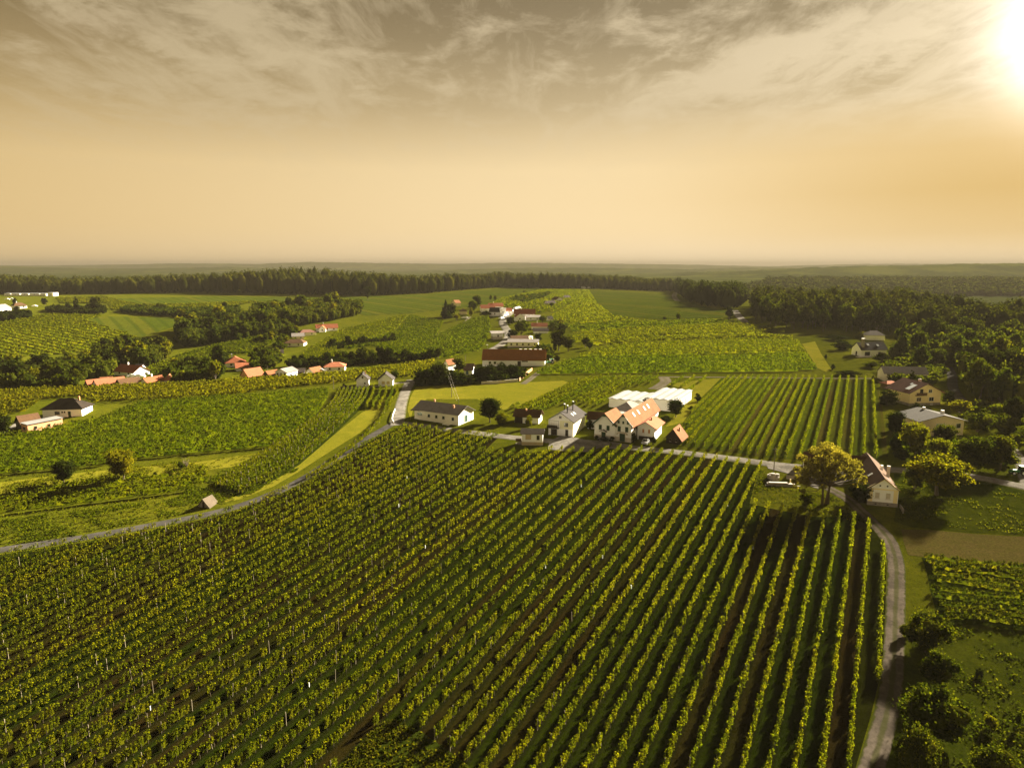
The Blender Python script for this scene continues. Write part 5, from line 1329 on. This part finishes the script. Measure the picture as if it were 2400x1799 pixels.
    # farmhouse at the right: front gable and a wing
    r, W, D, ro = house('farmhouse', 'white and yellow gabled farmhouse with brown roof beside the gravel track', (2032, 1182), (2092, 1187), 23.0, 4.1, 2.6, 'y', 'white_wall', 'roof_brown', cat='farmhouse', az=HAZ * .62, over=.45)
    plinth(r, W, D, .95, 'stone', -1.6)
    for u in (0.09, .91): MB().box(W * u - .42, W * u + .42, -.07, -.004, .95, 4.1).build('pilaster', M['yellow_wall'], r)
    MB().box(0, W, -.09, -.004, 3.95, 4.2).build('cornice', M['yellow_wall'], r)
    for s in (-1, 1): MB().prism([(W / 2, 6.72), (W / 2 + s * (W / 2 + .3), 4.2), (W / 2 + s * (W / 2 - .25), 4.2), (W / 2, 6.35)], 'y', -.10, -.004).build('gable_trim', M['yellow_wall'], r)
    for u in (.31, .67): opening(r, W, D, 'f', W * u, 1.75, 1.05, 1.55, frame='white_paint', pane='pale_stone', bars=0)
    for u in (.38, .62): MB().box(W * u - .16, W * u + .16, -.06, .02, 4.75, 5.1).build('vent_hole', M['iron'], r)
    for u in (.28, .68): MB().box(W * u - .2, W * u + .2, -.08, -.04, .3, .55).build('cellar_vent', M['iron'], r)
    chimney(r, W * .86, D * .34, 4.5, 7.6, .62, 'pale_stone', roof=ro); MB().box(W * .86 - .36, W * .86 + .36, D * .34 - .36, D * .34 + .36, 7.6, 7.75).build('chimney_cap', M['plinth'], ro)
    chimney(r, W * .76, D * .52, 5.4, 6.7, .5, 'white_paint', roof=ro)
    skylight(r, ro, W, D, 4.1, 2.6, 'y', 'l', D * .30, .45); skylight(r, ro, W, D, 4.1, 2.6, 'y', 'r', D * .14, .5)
    MB().box(W + .5, W + .75, -3.2, .2, -1.5, .75).build('garden_wall', M['stone'], r)
    L = 19.0; x1 = W + .4
    MB().box(x1 - L, -.02, D - 6.6, D - .02, -1.5, 3.6).build('wing_wall', M['white_wall'], r)
    MB().prism([(D - 7.1, 3.35), (D - 3.3, 6.55), (D + .5, 3.35), (D + .5, 3.52), (D - 3.3, 6.75), (D - 7.1, 3.52)], 'x', x1 - L - .4, W * .5).build('roof', M['roof_brown'], r)
    MB().box(x1 - L + 2, x1 - L + 3.6, D - 6.66, D - 6.6, 0, 2.4).build('door', M['brown_wood'], r)
    for k in range(4): MB().box(x1 - L + 5 + k * 2.6, x1 - L + 6.2 + k * 2.6, D - 6.68, D - 6.6, 1.2, 2.5).build('window', M['glass'], r)
    # yellow balcony house
    r, W, D, ro = house('house', 'yellow house with plum brown roof, balcony and white solar panel', (2130, 951), (2209.8, 955.5), 11.5, 5.0, 3.1, 'y', 'yellow_wall', 'roof_plum', az=R(-8), over=1.0)
    plinth(r, W, D, .9, 'stone'); MB().box(W * .16, W * .50, -.9, -.01, 3.7, 3.9).build('balcony', M['brown_wood'], r)
    for k in range(8): MB().box(W * .16 + k * .54, W * .16 + k * .54 + .48, -.9, -.83, 3.9, 4.8).build('balcony_board', M['brown_wood'], r)
    opening(r, W, D, 'f', W * .36, 3.95, 1.3, 2.1, 'door', 'yellow_wall', 'glass'); opening(r, W, D, 'f', W * .64, 4.6, 1.5, 1.3)
    opening(r, W, D, 'f', W * .30, 1.5, 1.9, 1.5, pane='brown_wood'); opening(r, W, D, 'f', W * .70, 1.5, 2.0, 1.5); opening(r, W, D, 'f', W * .72, .1, 1.0, .6)
    skylight(r, ro, W, D, 5.0, 3.1, 'y', 'l', D * .25, .40, 2.1, 3.6); skylight(r, ro, W, D, 5.0, 3.1, 'y', 'l', D * .42, .66, .7, 1.0)
    chimney(r, W * .60, D * .42, 7.2, 9.0, .6, 'plinth', roof=ro); chimney(r, W * .66, D * .55, 7.0, 8.7, .5, 'plinth', roof=ro)
    # tan house
    r, W, D, ro = house('house', 'wide tan house with low grey roof half hidden by yellow trees', (2152, 1022), (2261, 1013), 11.0, 4.7, 1.7, 'y', 'tan_wall', 'roof_slate', az=R(-4), over=.8)
    opening(r, W, D, 'f', W * .48, 2.3, 3.0, 1.5, pane='pale_glass', bars=2); opening(r, W, D, 'f', W * .88, 2.2, 1.6, 1.6, bars=0); opening(r, W, D, 'f', W * .40, -.4, 1.7, 1.9, 'door', 'tan_wall', 'dark_wood'); opening(r, W, D, 'f', W * .12, 2.5, .8, .9)
    chimney(r, W * .66, D * .3, 5.4, 7.3, .8, 'white_paint', roof=ro); chimney(r, W * .5, D * .8, 6.1, 7.2, .7, 'white_paint', roof=ro)
    # long white house
    r, W, D, ro = house('house', 'long white house with grey roof behind the dark fir', (2072, 893), (2174, 895), 8.0, 2.9, 2.4, 'x', 'cream_wall', 'roof_grey', over=.4, lift=.5)
    for u in (.19, .40, .62, .84): opening(r, W, D, 'f', W * u, .4, 1.2, 1.7, frame='brown_wood')
    MB().box(1, W * .5, -2.6, -.02, -1.5, .2).build('terrace', M['pale_stone'], r)
    # white house with skylights
    r, W, D, ro = house('house', 'white house with dark roof, stone chimney and two skylights under the wood', (2018, 836), (2077, 834), 8.0, 3.8, 3.3, 'x', 'white_wall', 'roof_dark', over=.6)
    opening(r, W, D, 'f', W * .24, .5, 2.9, 2.0, frame='dark_wood', bars=2); opening(r, W, D, 'f', W * .72, .6, 1.5, 1.7, frame='dark_wood'); opening(r, W, D, 'l', D * .5, .2, 1.2, 2.2, 'door', 'white_paint', 'dark_wood')
    chimney(r, W * .10, 1.4, 4, 9.2, 1.2, 'stone', roof=ro); MB().box(W * .10 - .75, W * .10 + .75, .65, 2.15, 9.2, 9.5).build('chimney_cap', M['white_paint'], ro)
    skylight(r, ro, W, D, 3.8, 3.3, 'x', 'f', W * .35, .62, 1.2, 1.3); skylight(r, ro, W, D, 3.8, 3.3, 'x', 'f', W * .72, .5, 1.2, 1.3)
    MB().box(-3.2, W * .35, -2.8, -.02, -2, .1).build('terrace', M['pale_stone'], r)
    house('house', 'grey roof half hidden behind golden shrubs under the wood', (2030, 797), (2073, 798), 9, 3.0, 2.6, 'hip', 'cream_wall', 'roof_grey')
    house('garden_shed', 'little salmon roofed garden shed left of the yellow balcony house', (2078, 911), (2104, 910), 4, 2.0, 1.0, 'hip', 'brown_wood', 'roof_salmon', cat='shed')
    house('garden_shed', 'small brown roof in the garden under the right hand wood', (2330, 932), (2350, 932), 4, 2.2, 1.2, 'hip', 'brown_wood', 'roof_grey', cat='shed')
hamlet()

def left_side():
    r, W, D, ro = house('house', 'white house with black hipped thatch like roof among the left vineyards', (101, 980), (193, 974.6), 8.0, 3.0, 3.4, 'hip', 'white_wall', 'roof_thatch', over=.7, hip=.55)
    for u, w, h, v in ((.37, 1.7, 1.2, 1.0), (.50, .5, .6, 1.6), (.56, .5, .6, 1.6)): opening(r, W, D, 'f', W * u, v, w, h, frame='dark_wood')
    opening(r, W, D, 'f', W * .68, .1, .95, 2.0, 'door', 'white_paint', 'glass'); plinth(r, W, D, .12, 'plinth', -2.5); chimney(r, W * .82, D * .5, 5.5, 7.0, .5, 'brick', roof=ro)
    r, W, D, ro = house('house', 'salmon pink flat roofed building beside the black roofed house', (51.6, 1011), (78.7, 1012.3), 11.0, 3.0, .3, 'flat', 'salmon_wall', 'steel_white', az=R(33), over=.25)
    opening(r, W, D, 'f', W * .45, .9, 1.7, 1.0, frame='dark_wood'); opening(r, W, D, 'r', D * .22, 1.0, .8, 1.1, frame='dark_wood'); opening(r, W, D, 'r', D * .6, 1.0, .8, 1.1, frame='dark_wood')
    house('shed', 'brown roofed shed behind the salmon building', (38, 1002), (62, 1003), 6, 2.2, 2.2, 'y', 'dark_wood', 'roof_brown', cat='shed', az=R(33))
    r, W, D, ro = house('hut', 'tent shaped stone hut with pale roof beside the lane', (465, 1187.5), (494, 1188.3), 3.0, .3, 1.8, 'y', 'stone', 'pale_roof' if False else 'roof_tan', cat='hut', over=.35, az=R(14))
    opening(r, W, D, 'f', W * .5, .0, .7, 1.5, 'door', 'stone', 'dark_wood')
    r, W, D, ro = house('cottage', 'left of the two small white cottages above the curved rows', (836, 906.8), (864.6, 905.5), 7.0, 3.2, 2.2, 'y', 'white_wall', 'roof_charcoal', cat='cottage', over=.6)
    opening(r, W, D, 'f', W * .68, 1.0, .5, .9, frame='dark_wood', bars=0); MB().box(W * .5 - .35, W * .5 + .35, -.05, .02, 3.6, 4.6).build('hatch', M['brown_wood'], r); chimney(r, W * .7, D * .6, 4.4, 6.3, .4, 'brick', roof=ro)
    r, W, D, ro = house('cottage', 'right cottage of the white pair, with two tan windows', (887, 905.4), (920.8, 904.2), 7.0, 3.0, 2.4, 'y', 'white_wall', 'roof_charcoal', cat='cottage', over=.7)
    for u in (.34, .68): opening(r, W, D, 'f', W * u, 1.0, 1.3, 1.2, frame='tan_plinth', pane='curtain')
    def small(label, A, B, d, e, rise, ridge, wall='white_wall', roof='roof_red', wins=2, name='house', cat='house', az=None, chim=False, door=False, **kw):
        m = mpp(at1(*A)); r, W, D, ro = house(name, label, A, B, d, e * m, rise * m, ridge, wall, roof, cat=cat, az=az, **kw)
        for k in range(wins): opening(r, W, D, 'f', W * (k + .6) / (wins + .2), max(.5, e * m * .38), 1.0, min(1.3, e * m * .45), frame='brown_wood')
        if chim: chimney(r, W * .35, D * .5, (e + rise * .7) * m, (e + rise) * m + 1.3, .6, 'white_paint', roof=ro)
        return r, W, D, ro
    # houses in the left valley
    small('white house with broad red roof at the edge of the left wood', (268, 879), (314, 881), 9, 9, 13, 'x', roof='roof_red', chim=True)
    small('white annex with plum grey roof beside the red roofed valley house', (315, 874.5), (329, 874), 7, 10, 9, 'x', roof='roof_charcoal', wins=0)
    small('white gabled house with wide salmon roof, leftmost in the valley', (218, 908), (240, 907.5), 12, 7, 12, 'y', roof='roof_salmon', az=R(38))
    small('dark gabled barn with salmon roof left of the salmon roofed house', (200, 908), (217, 908), 10, 6, 12, 'y', 'dark_wood', 'roof_salmon', 0, 'barn', 'barn', az=R(38))
    small('long low salmon roof behind the leftmost gabled house', (236, 906), (262, 904), 8, 7, 12, 'x', roof='roof_orange', wins=0)
    small('brown roofed barn with dark gable in the left valley', (272, 904), (292, 903.5), 9, 6, 10, 'y', 'dark_wood', 'roof_brown', 0, 'barn', 'barn', az=R(35))
    small('cream house with red gabled roof facing the yellow vineyard', (331, 902.5), (350, 901.5), 9, 8, 9, 'y', 'cream_wall', 'roof_red', 1, az=R(25), chim=True)
    small('cream house with pink hipped roof behind a dark bush', (386, 900.5), (407, 899), 8, 9, 12, 'hip', 'cream_wall', 'roof_salmon', 1)
    small('tiny cream house between trees above the yellow vineyard', (461, 896), (478, 895), 6, 7, 4, 'x', 'cream_wall', 'roof_brown', 1)
    small('salmon house with steep pink roof below the dark red roofs', (564, 886), (588, 885), 9, 6, 15, 'y', 'salmon_wall', 'roof_salmon', 1, az=R(30))
    small('white house with dark red hipped roof, upper one in the valley trees', (529, 861), (577, 857), 11, 9, 13, 'hip', roof='roof_red', chim=True)
    small('long dark red roof below the upper dark red hipped house', (554, 870), (602, 866), 9, 7, 9, 'x', roof='roof_red', wins=2)
    small('dark wooden hut with small orange roof left of the grey roofed house', (618, 884), (634, 883.5), 6, 7, 8, 'y', 'dark_wood', 'roof_orange', 0, 'hut', 'hut', az=R(32))
    small('white boxy house with grey roof above the yellow vineyard', (646, 884), (676, 883), 8, 13, 7, 'y', roof='roof_grey', wins=3, az=R(20))
    small('low dark shed between the grey roofed and the orange roofed house', (693, 878), (712, 877), 7, 6, 6, 'x', 'dark_wood', 'roof_dark', 0, 'shed', 'shed')
    small('small house with half orange, half brown roof', (717, 877), (738, 875), 7, 6, 9, 'y', 'cream_wall', 'roof_orange', 0, az=R(25))
    small('white house with salmon hipped roof at the right end of the valley row', (760, 872), (808, 869.5), 9, 11, 9, 'hip', roof='roof_salmon', wins=2, chim=True)
    # houses up the slope
    small('white house with long red roof alone on the ridge slope', (742, 777), (792, 774), 8, 7, 8, 'x', roof='roof_red', wins=3, chim=True)
    small('white gable projecting from the red roofed ridge house', (748, 778.5), (763, 778), 5, 8, 7, 'y', roof='roof_red', wins=1)
    small('house with flat plum roof below the ridge house', (704, 788), (741, 784), 9, 7, 6, 'hip', 'cream_wall', 'roof_plum', 2)
    small('tan house behind a bush below the plum roof', (685, 797), (713, 795), 8, 8, 6, 'x', 'tan_wall', 'roof_grey', 2)
    small('tan house with low brown hipped roof in the slope gardens', (667, 813), (712, 811), 9, 8, 8, 'hip', 'cream_wall', 'roof_brown', 2)
    small('dark roofed cottage lowest in the slope gardens', (640, 836), (664, 834), 8, 7, 7, 'x', 'white_wall', 'roof_dark', 1, 'cottage', 'cottage')
    # along the middle road
    small('tall narrow white house like a chapel with orange roof among dark trees', (1041, 869), (1051, 869.5), 6, 17, 9, 'y', roof='roof_orange', wins=0, az=R(35))
    r, W, D, ro = small('brown roofed cottage with blue door among dark trees', (1088, 879), (1107, 879), 8, 12, 12, 'x', roof='roof_brown', wins=0, name='cottage', cat='cottage')
    opening(r, W, D, 'f', W * .38, .3, 1.1, 2.0, 'door', 'white_paint', 'blue_paint')
    r, W, D, ro = small('long white barn with high rust brown roof', (1131, 858), (1277, 857.5), 9.5, 15, 21, 'x', roof='roof_rust', wins=0, name='barn', cat='barn')
    for u in (.12, .20): opening(r, W, D, 'f', W * u, 1.0, 1.2, 1.2, frame='brown_wood')
    opening(r, W, D, 'f', W * .59, .1, 1.6, 2.4, 'door', 'pale_stone', 'dark_wood'); opening(r, W, D, 'f', W * .68, 2.2, 3.0, .5, frame='dark_wood')
    for k in range(5): MB().box(W * (.58 + .08 * k), W * (.58 + .08 * k) + 1.3, D / 2 - .4, D / 2 + .4, (36) * mpp(at1(1131, 858)) + .1, 36 * mpp(at1(1131, 858)) + .4).build('ridge_vent', M['pale_stone'], ro)
    r, W, D, ro = small('pale yellow roadside bungalow with grey roof above the barn', (1190, 814.5), (1261, 813), 9, 12, 5, 'x', 'lemon_wall', 'roof_grey', 5); plinth(r, W, D, .7, 'plinth')
    small('brown roofed house behind the yellow bungalow', (1199, 805), (1238, 803), 8, 10, 6, 'x', 'cream_wall', 'roof_brown', 0)
    r, W, D, ro = small('white house with wide flat grey roof beside the village street', (1156, 796), (1179, 794), 8, 15, 3, 'x', roof='roof_grey', wins=1, over=1.6); plinth(r, W, D, 1.7, 'plinth')
    r, W, D, ro = small('long white farm building with charcoal roof on the village street', (1147, 741), (1172, 740), 8, 10, 9, 'x', roof='roof_charcoal', wins=1)
    small('white block with flat roof at the corner of the village street', (1172, 741), (1186, 740), 8, 17, .1, 'flat', roof='roof_grey', wins=1, over=.3)
    small('red roofed house behind the long white farm', (1128, 731), (1160, 729), 8, 8, 7, 'x', roof='roof_red', wins=0)
    small('dark red roof highest behind the long white farm', (1147, 726), (1180, 724), 8, 7, 7, 'x', roof='roof_red', wins=0, chim=True)
    small('red roof right of the white corner block', (1187, 737), (1200, 736), 7, 8, 6, 'x', roof='roof_red', wins=0)
    small('large house with red roof right of the village street', (1205, 746), (1254, 743), 10, 9, 10, 'x', roof='roof_red', wins=0, chim=True)
    small('white baroque gable in front of the red roofed house', (1209, 754), (1228, 752), 7, 11, 7, 'y', roof='roof_red', wins=1)
    small('grey roofed wing right of the white baroque gable', (1235, 752), (1268, 749), 8, 7, 4, 'x', roof='roof_grey', wins=2)
    small('low red roof below the red roofed farm', (1246, 772), (1282, 770), 8, 6, 7, 'x', 'cream_wall', 'roof_red', 0, chim=True)
    small('long white wall with dark roof below the low red roof', (1251, 782), (1285, 780), 7, 5, 6, 'x', roof='roof_dark', wins=0)
    small('little white shed with blue grey roof right of the village', (1286, 752), (1296, 751), 5, 5, 5, 'x', roof='roof_charcoal', wins=0, name='shed', cat='shed')
    small('white house with dark flat roof on the crest', (1284, 717), (1301, 716), 8, 7, 4, 'x', roof='roof_dark', wins=1, over=1.2)
    small('white gabled house highest on the crest', (1303, 709.5), (1320, 708.5), 8, 7, 6, 'y', roof='roof_brown', wins=1)
    small('tiny white cottage right of the highest gabled house', (1326, 701.5), (1337, 701), 6, 5, 4, 'x', roof='roof_dark', wins=0, name='cottage', cat='cottage')
    small('long low white hut on the hilltop below the forest', (1367, 676), (1384, 676), 6, 4, .2, 'flat', roof='steel_white', wins=0, name='hut', cat='hut')
    small('roof of a tan house behind the village conifer', (1079, 737), (1095, 736), 8, 7, 6, 'hip', 'tan_wall', 'roof_brown', 0)
    small('orange roof between the trees at the top of the village', (1068, 718), (1080, 717), 7, 8, 6, 'x', 'tan_wall', 'roof_orange', 0)
    # far left
    small('cream house with grey roof at the left edge across the valley', (-12, 736), (27, 730), 10, 11, 8, 'x', 'cream_wall', 'roof_grey', 2, chim=True)
    small('cream house with brown hipped roof across the valley', (34, 724), (64, 722), 9, 7, 7, 'hip', 'cream_wall', 'roof_brown', 2, chim=True)
    for k, (x0, x1, lab) in enumerate([(10, 24, 'first from the left'), (27, 46, 'second from the left'), (50, 66, 'third from the left'), (70, 92, 'fourth from the left'), (95, 108, 'fifth from the left')]):
        small(f'low pale row house under the far forest, {lab}', (x0, 693), (x1, 693), 9, 5, .3, 'flat', 'cream_wall', 'steel_white', 1, group='far row houses')
    small('tallest pale row house at the right end of the far row', (112, 694), (125, 694), 9, 8, .3, 'flat', 'cream_wall', 'steel_white', 1, group='far row houses')
mat_plain('blue_paint', (.10, .16, .30), None, 2, .6)
mat_roof('roof_tan', (.10, .078, .056), (.075, .06, .043))
left_side()

# ------------------------------------------------------------------ vehicles
def car_mesh():
    body = MB()
    prof = [(-2.1, .35), (-2.12, .75), (-1.95, .92), (-1.35, 1.0), (-.75, 1.42), (.55, 1.45), (1.15, 1.02), (1.95, .86), (2.12, .65), (2.1, .35)]
    o = 0; secs = [(-.84, .86), (-.78, 1.0), (.78, 1.0), (.84, .86)]
    vs = []; n = len(prof)
    for y, k in secs:
        for x, z in prof:
            tum = max(0, z - .95) * .32; vs.append((x * (1 if abs(y) < .8 else .985), y - math.copysign(tum, y), .35 + (z - .35) * (1 if abs(y) < .8 else .97)))
    fs = [tuple(range(n - 1, -1, -1)), tuple(range(3 * n, 4 * n))]
    for s in range(3):
        for i in range(n): fs.append((s * n + i, s * n + (i + 1) % n, (s + 1) * n + (i + 1) % n, (s + 1) * n + i))
    return body.add(vs, fs)
CAR = car_mesh()
def wheel_mesh(): return MB().prism([(.33 * math.cos(t), .33 * math.sin(t)) for t in np.linspace(0, 2 * math.pi, 13)[:-1]], 'y', -.11, .11)
WHEEL = wheel_mesh().mesh('wheel', M['rubber']); RIM = MB().prism([(.19 * math.cos(t), .19 * math.sin(t)) for t in np.linspace(0, 2 * math.pi, 9)[:-1]], 'y', -.125, .125).mesh('rim', M['car_silver'])
def car(label, px, py, rz, paint, parts=True, group=None):
    p = at1(px, py)
    if not parts:
        o = link('parked_car', car_small(paint)); o.location = (p[0], p[1], p[2] + .15); o.rotation_euler = (0, 0, rz); o['label'] = label; o['category'] = 'car'
        if group: o['group'] = group
        return o
    r = thing('parked_car', label, 'car', (p[0], p[1], p[2] + .12), rz, group)
    link('body', CAR.mesh('body', M[paint]), r)
    MB().prism([(-1.30, 1.02), (-.76, 1.36), (.52, 1.38), (1.06, 1.04)], 'y', -.80, .80).build('side_windows', M['glass'], r)
    MB().add([(.62, -.62, 1.43), (.62, .62, 1.43), (1.17, .70, 1.04), (1.17, -.70, 1.04), (.58, -.62, 1.40), (.58, .62, 1.40), (1.1, .70, 1.0), (1.1, -.70, 1.0)], [(0, 1, 2, 3), (7, 6, 5, 4), (0, 4, 5, 1), (1, 5, 6, 2), (2, 6, 7, 3), (3, 7, 4, 0)]).build('windscreen', M['glass'], r)
    for x in (-1.3, 1.3):
        for y in (-.78, .78):
            w = link('wheel', WHEEL, r); w.location = (x, y, .33); link('rim', RIM, w)
    for y in (-.58, .58): MB().box(2.02, 2.13, y - .17, y + .17, .62, .76).build('headlight', M['roof_window'], r)
    return r
_small = {}
def car_small(paint):
    if paint not in _small: _small[paint] = CAR.mesh('parked_car', M[paint], M['glass'])
    return _small[paint]
car('black car parked before the twin gabled houses', 1417, 1034, R(-20), 'car_black')
car('silver grey car in the carport under the salmon roof', 1513, 1040, R(-115), 'car_silver')
for k, (x, y, lab) in enumerate([(1175.5, 748, 'nearest white car on the village street, apart from the others'), (1181.5, 742, 'white car second from the near end of the parked row'), (1187, 739.5, 'white car third from the near end of the parked row'),
                                 (1191.5, 736.5, 'white car fourth from the near end of the parked row'), (1200.5, 731, 'white car between the white block and the red roofs'), (1208.5, 724.5, 'white car left of the far pair by the village bend'), (1215, 723, 'white car right in the far pair by the village bend'),
                                 (1089, 747, 'lone white car on the hill path'), (17, 703, 'left white car on the far meadow'), (27, 701.5, 'right white car on the far meadow'), (752, 873, 'white car beside the salmon hipped house'), (313, 886, 'left white car behind the brown roofed barn'), (326, 886, 'right white car behind the brown roofed barn'), (81, 719, 'tiny white car right of the far brown hipped house')]):
    o = car(lab, x, y, R(60) if k < 7 else R(10), 'car_white', False, 'small white cars'); s = 1.35; o.scale = (s, s, s)
car('dark car among the white ones on the village street', 1196, 735, R(60), 'car_black', False)

def tractor(label, px, py, rz):
    p = at1(px, py); r = thing('tractor', label, 'tractor', tuple(p), rz)
    MB().box(-.2, 1.9, -.42, .42, .75, 1.35).build('bonnet', M['tractor_green'], r); c = MB().box(-1.3, -.2, -.7, .7, 1.0, 2.3).build('cab', M['glass'], r)
    MB().box(-1.4, -.1, -.8, .8, 2.3, 2.45).build('cab_roof', M['tractor_green'], r)
    for y in (-.95, .95):
        w = link('rear_wheel', WHEEL, r); w.location = (-.8, y, .78); w.scale = (2.35, 2.2, 2.35); link('rim', RIM, w)
        w = link('front_wheel', WHEEL, r); w.location = (1.4, y * .85, .5); w.scale = (1.5, 1.5, 1.5); link('rim', RIM, w)
    return r
tractor('green tractor at the gable of the long barn', 1290, 852, R(200))
tractor('green tractor half in the shade beside the upper drive', 2386, 1112, R(170))
p = at1(1297, 849)
r = thing('trailer', 'pale farm trailer beside the tractor at the barn', 'trailer', tuple(p), R(20)); MB().box(-1.7, 1.7, -1, 1, .8, 1.7).build('bed', M['pale_stone'], r)
for y in (-.9, .9): w = link('wheel', WHEEL, r); w.location = (-.6, y, .4); w.scale = (1.2, 1.2, 1.2)

# ------------------------------------------------------------------ small things
def pole(label, px, py, hpx, name='utility_pole', lamp=False):
    p = at1(px, py); h = hpx * mpp(p); r = thing(name, label, 'pole', tuple(p))
    MB().tube([(0, 0, -.3), (0, 0, h)], [.14, .09], 8).build('mast', M['post_wood'], r)
    if lamp: MB().box(-.5, .5, -.18, .18, h, h + .22).build('lamp_head', M['white_paint'], r)
    else: MB().box(-.6, .6, -.05, .05, h - .6, h - .45).build('cross_arm', M['iron'], r)
    return p, h
pole('slender pole in the hay meadow behind the long cream house', 1058.5, 930, 30)
pole('tall pole rising from the stone shrine by the turning place', 1812.5, 1118, 72)
pole('pole at the lower edge of the yellow vineyard band', 782, 912, 34)
pole('short lamp post beside the lane left of the barn', 1142, 820, 12, 'street_lamp', True)
pole('pole behind the brown roofed cottage', 1091, 846, 14)

def cable(label, a, b, sag):
    mb = MB(); pts = [tuple(Vector(a).lerp(Vector(b), t) - Vector((0, 0, 4 * sag * t * (1 - t)))) for t in np.linspace(0, 1, 13)]
    o = mb.tube(pts, .018, 5).build('power_cable', M['plinth']); o['label'] = label; o['category'] = 'cable'
    o['group'] = 'power cables to the cream house'
pa = at1(1045, 869); pb = at1(1075, 985)
cable('upper power cable from the chapel like house to the cream house roof', (pa[0], pa[1], pa[2] + 5.2), (pb[0] + .3, pb[1], pb[2] + 7.2), .8)
cable('lower power cable from the chapel like house to the cream house roof', (pa[0] - .6, pa[1], pa[2] + 4.6), (pb[0] - .5, pb[1], pb[2] + 6.9), 1.0)
r = thing('roof_mast', 'thin cable mast on the grey roof of the cream house', 'mast', (pb[0], pb[1], pb[2] + 4.6)); MB().tube([(0, 0, -1.0), (0, 0, 2.8)], .05, 6).build('tube', M['iron'], r)

def shrine():
    p = at1(1814, 1124); r = thing('stone_shrine', 'grey rough stone shrine on the grass beside the spreading tree', 'shrine', tuple(p), R(-10)); rg = random.Random(8)
    for k in range(9):
        x, y = rg.uniform(-1.2, .9), rg.uniform(-.4, .8); s = rg.uniform(.45, .75); h = rg.uniform(.9, 2.0) * (1 - .2 * abs(x))
        MB().prism([(x + s * math.cos(t) * rg.uniform(.8, 1.1), y + s * .8 * math.sin(t) * rg.uniform(.8, 1.1)) for t in np.linspace(0, 6.28, 8)[:-1]], 'z', -.3, h).build('stone', M['stone'], r)
    p = at1(1832, 1137); r = thing('stone_trough', 'long pale stone trough in front of the grey shrine', 'trough', tuple(p), R(-6))
    m = mpp(p); L = 64 * m
    MB().box(-L * .52, L * .5, -.5, .5, -.4, .55).build('block', M['stone'], r); MB().box(-L * .46, L * .20, -.4, .42, .55, .8).build('slab', M['stone'], r)
    MB().box(-L * .6, L * .62, -.75, -.52, -.4, .22).build('kerb', M['stone'], r)
    p = at1(1852, 1134); r = thing('marker_post', 'small yellow marker post at the end of the stone trough', 'post', tuple(p)); MB().box(-.12, .12, -.12, .12, -.2, 1.3).build('post', M['yellow_wall'], r)
    p = at1(1868, 1122); r = thing('low_wall', 'low dark wall left of the spreading tree', 'wall', tuple(p), R(-8)); MB().box(-2.6, .9, -.2, .2, -.3, .9).build('blocks', M['stone'], r)
shrine()

a, b = at1(919, 990), at1(927, 962)
r = thing('guard_rail', 'white guard rail on the bend of the side road', 'guard rail', tuple(a)); mb = MB(); c = [at1(x, y) - a for x, y in [(923, 994), (919, 986), (921, 976), (926, 963)]]
mb.tube([tuple(q + np.array([0, 0, .75])) for q in c], .16, 6); mb.build('rail', M['white_paint'], r)
for q in c: MB().box(q[0] - .08, q[0] + .08, q[1] - .08, q[1] + .08, q[2] - .3, q[2] + .75).build('post', M['plinth'], r)

def wall_run(name, label, pix, h, m, t=.3):
    c = at(pix); r = thing(name, label, 'wall', tuple(c[0]))
    for p, q in zip(c[:-1], c[1:]):
        d = Vector(q - p).to_2d(); n = Vector((-d.y, d.x)).normalized() * t / 2; mb = MB(); a = Vector(p - c[0]); b = Vector(q - c[0])
        vs = [(v.x + s * n.x, v.y + s * n.y, v.z + z) for v in (a, b) for s in (-1, 1) for z in (-.4, h)]
        mb.add(vs, [(0, 1, 3, 2), (4, 6, 7, 5), (0, 4, 5, 1), (2, 3, 7, 6), (1, 5, 7, 3), (0, 2, 6, 4)]); mb.build('wall_section', M[m], r)
wall_run('garden_wall', 'orange brick garden wall climbing beside the barn lane', [(1217, 893), (1226, 885), (1236, 876), (1247, 868)], 1.3, 'brick')
wall_run('garden_wall', 'grey wall under the dark trees behind the hay meadow', [(1128, 900), (1160, 899), (1214, 894)], 1.2, 'plinth')
p = at1(1243, 800); r = thing('water_tank', 'white round tank behind the yellow bungalow', 'tank', tuple(p)); MB().tube([(0, 0, 0), (0, 0, 3.2)], 1.5, 14).tube([(0, 0, 3.2), (0, 0, 3.7)], [1.5, .3], 14).build('shell', M['white_wall'], r)
print('objects', len(bpy.data.objects), 'mesh objects', sum(o.type == 'MESH' for o in bpy.data.objects), 'tris', sum(sum(len(p.vertices) - 2 for p in me.polygons) if len(me.polygons) < 200 else len(me.loops) - 2 * len(me.polygons) for me in bpy.data.meshes))
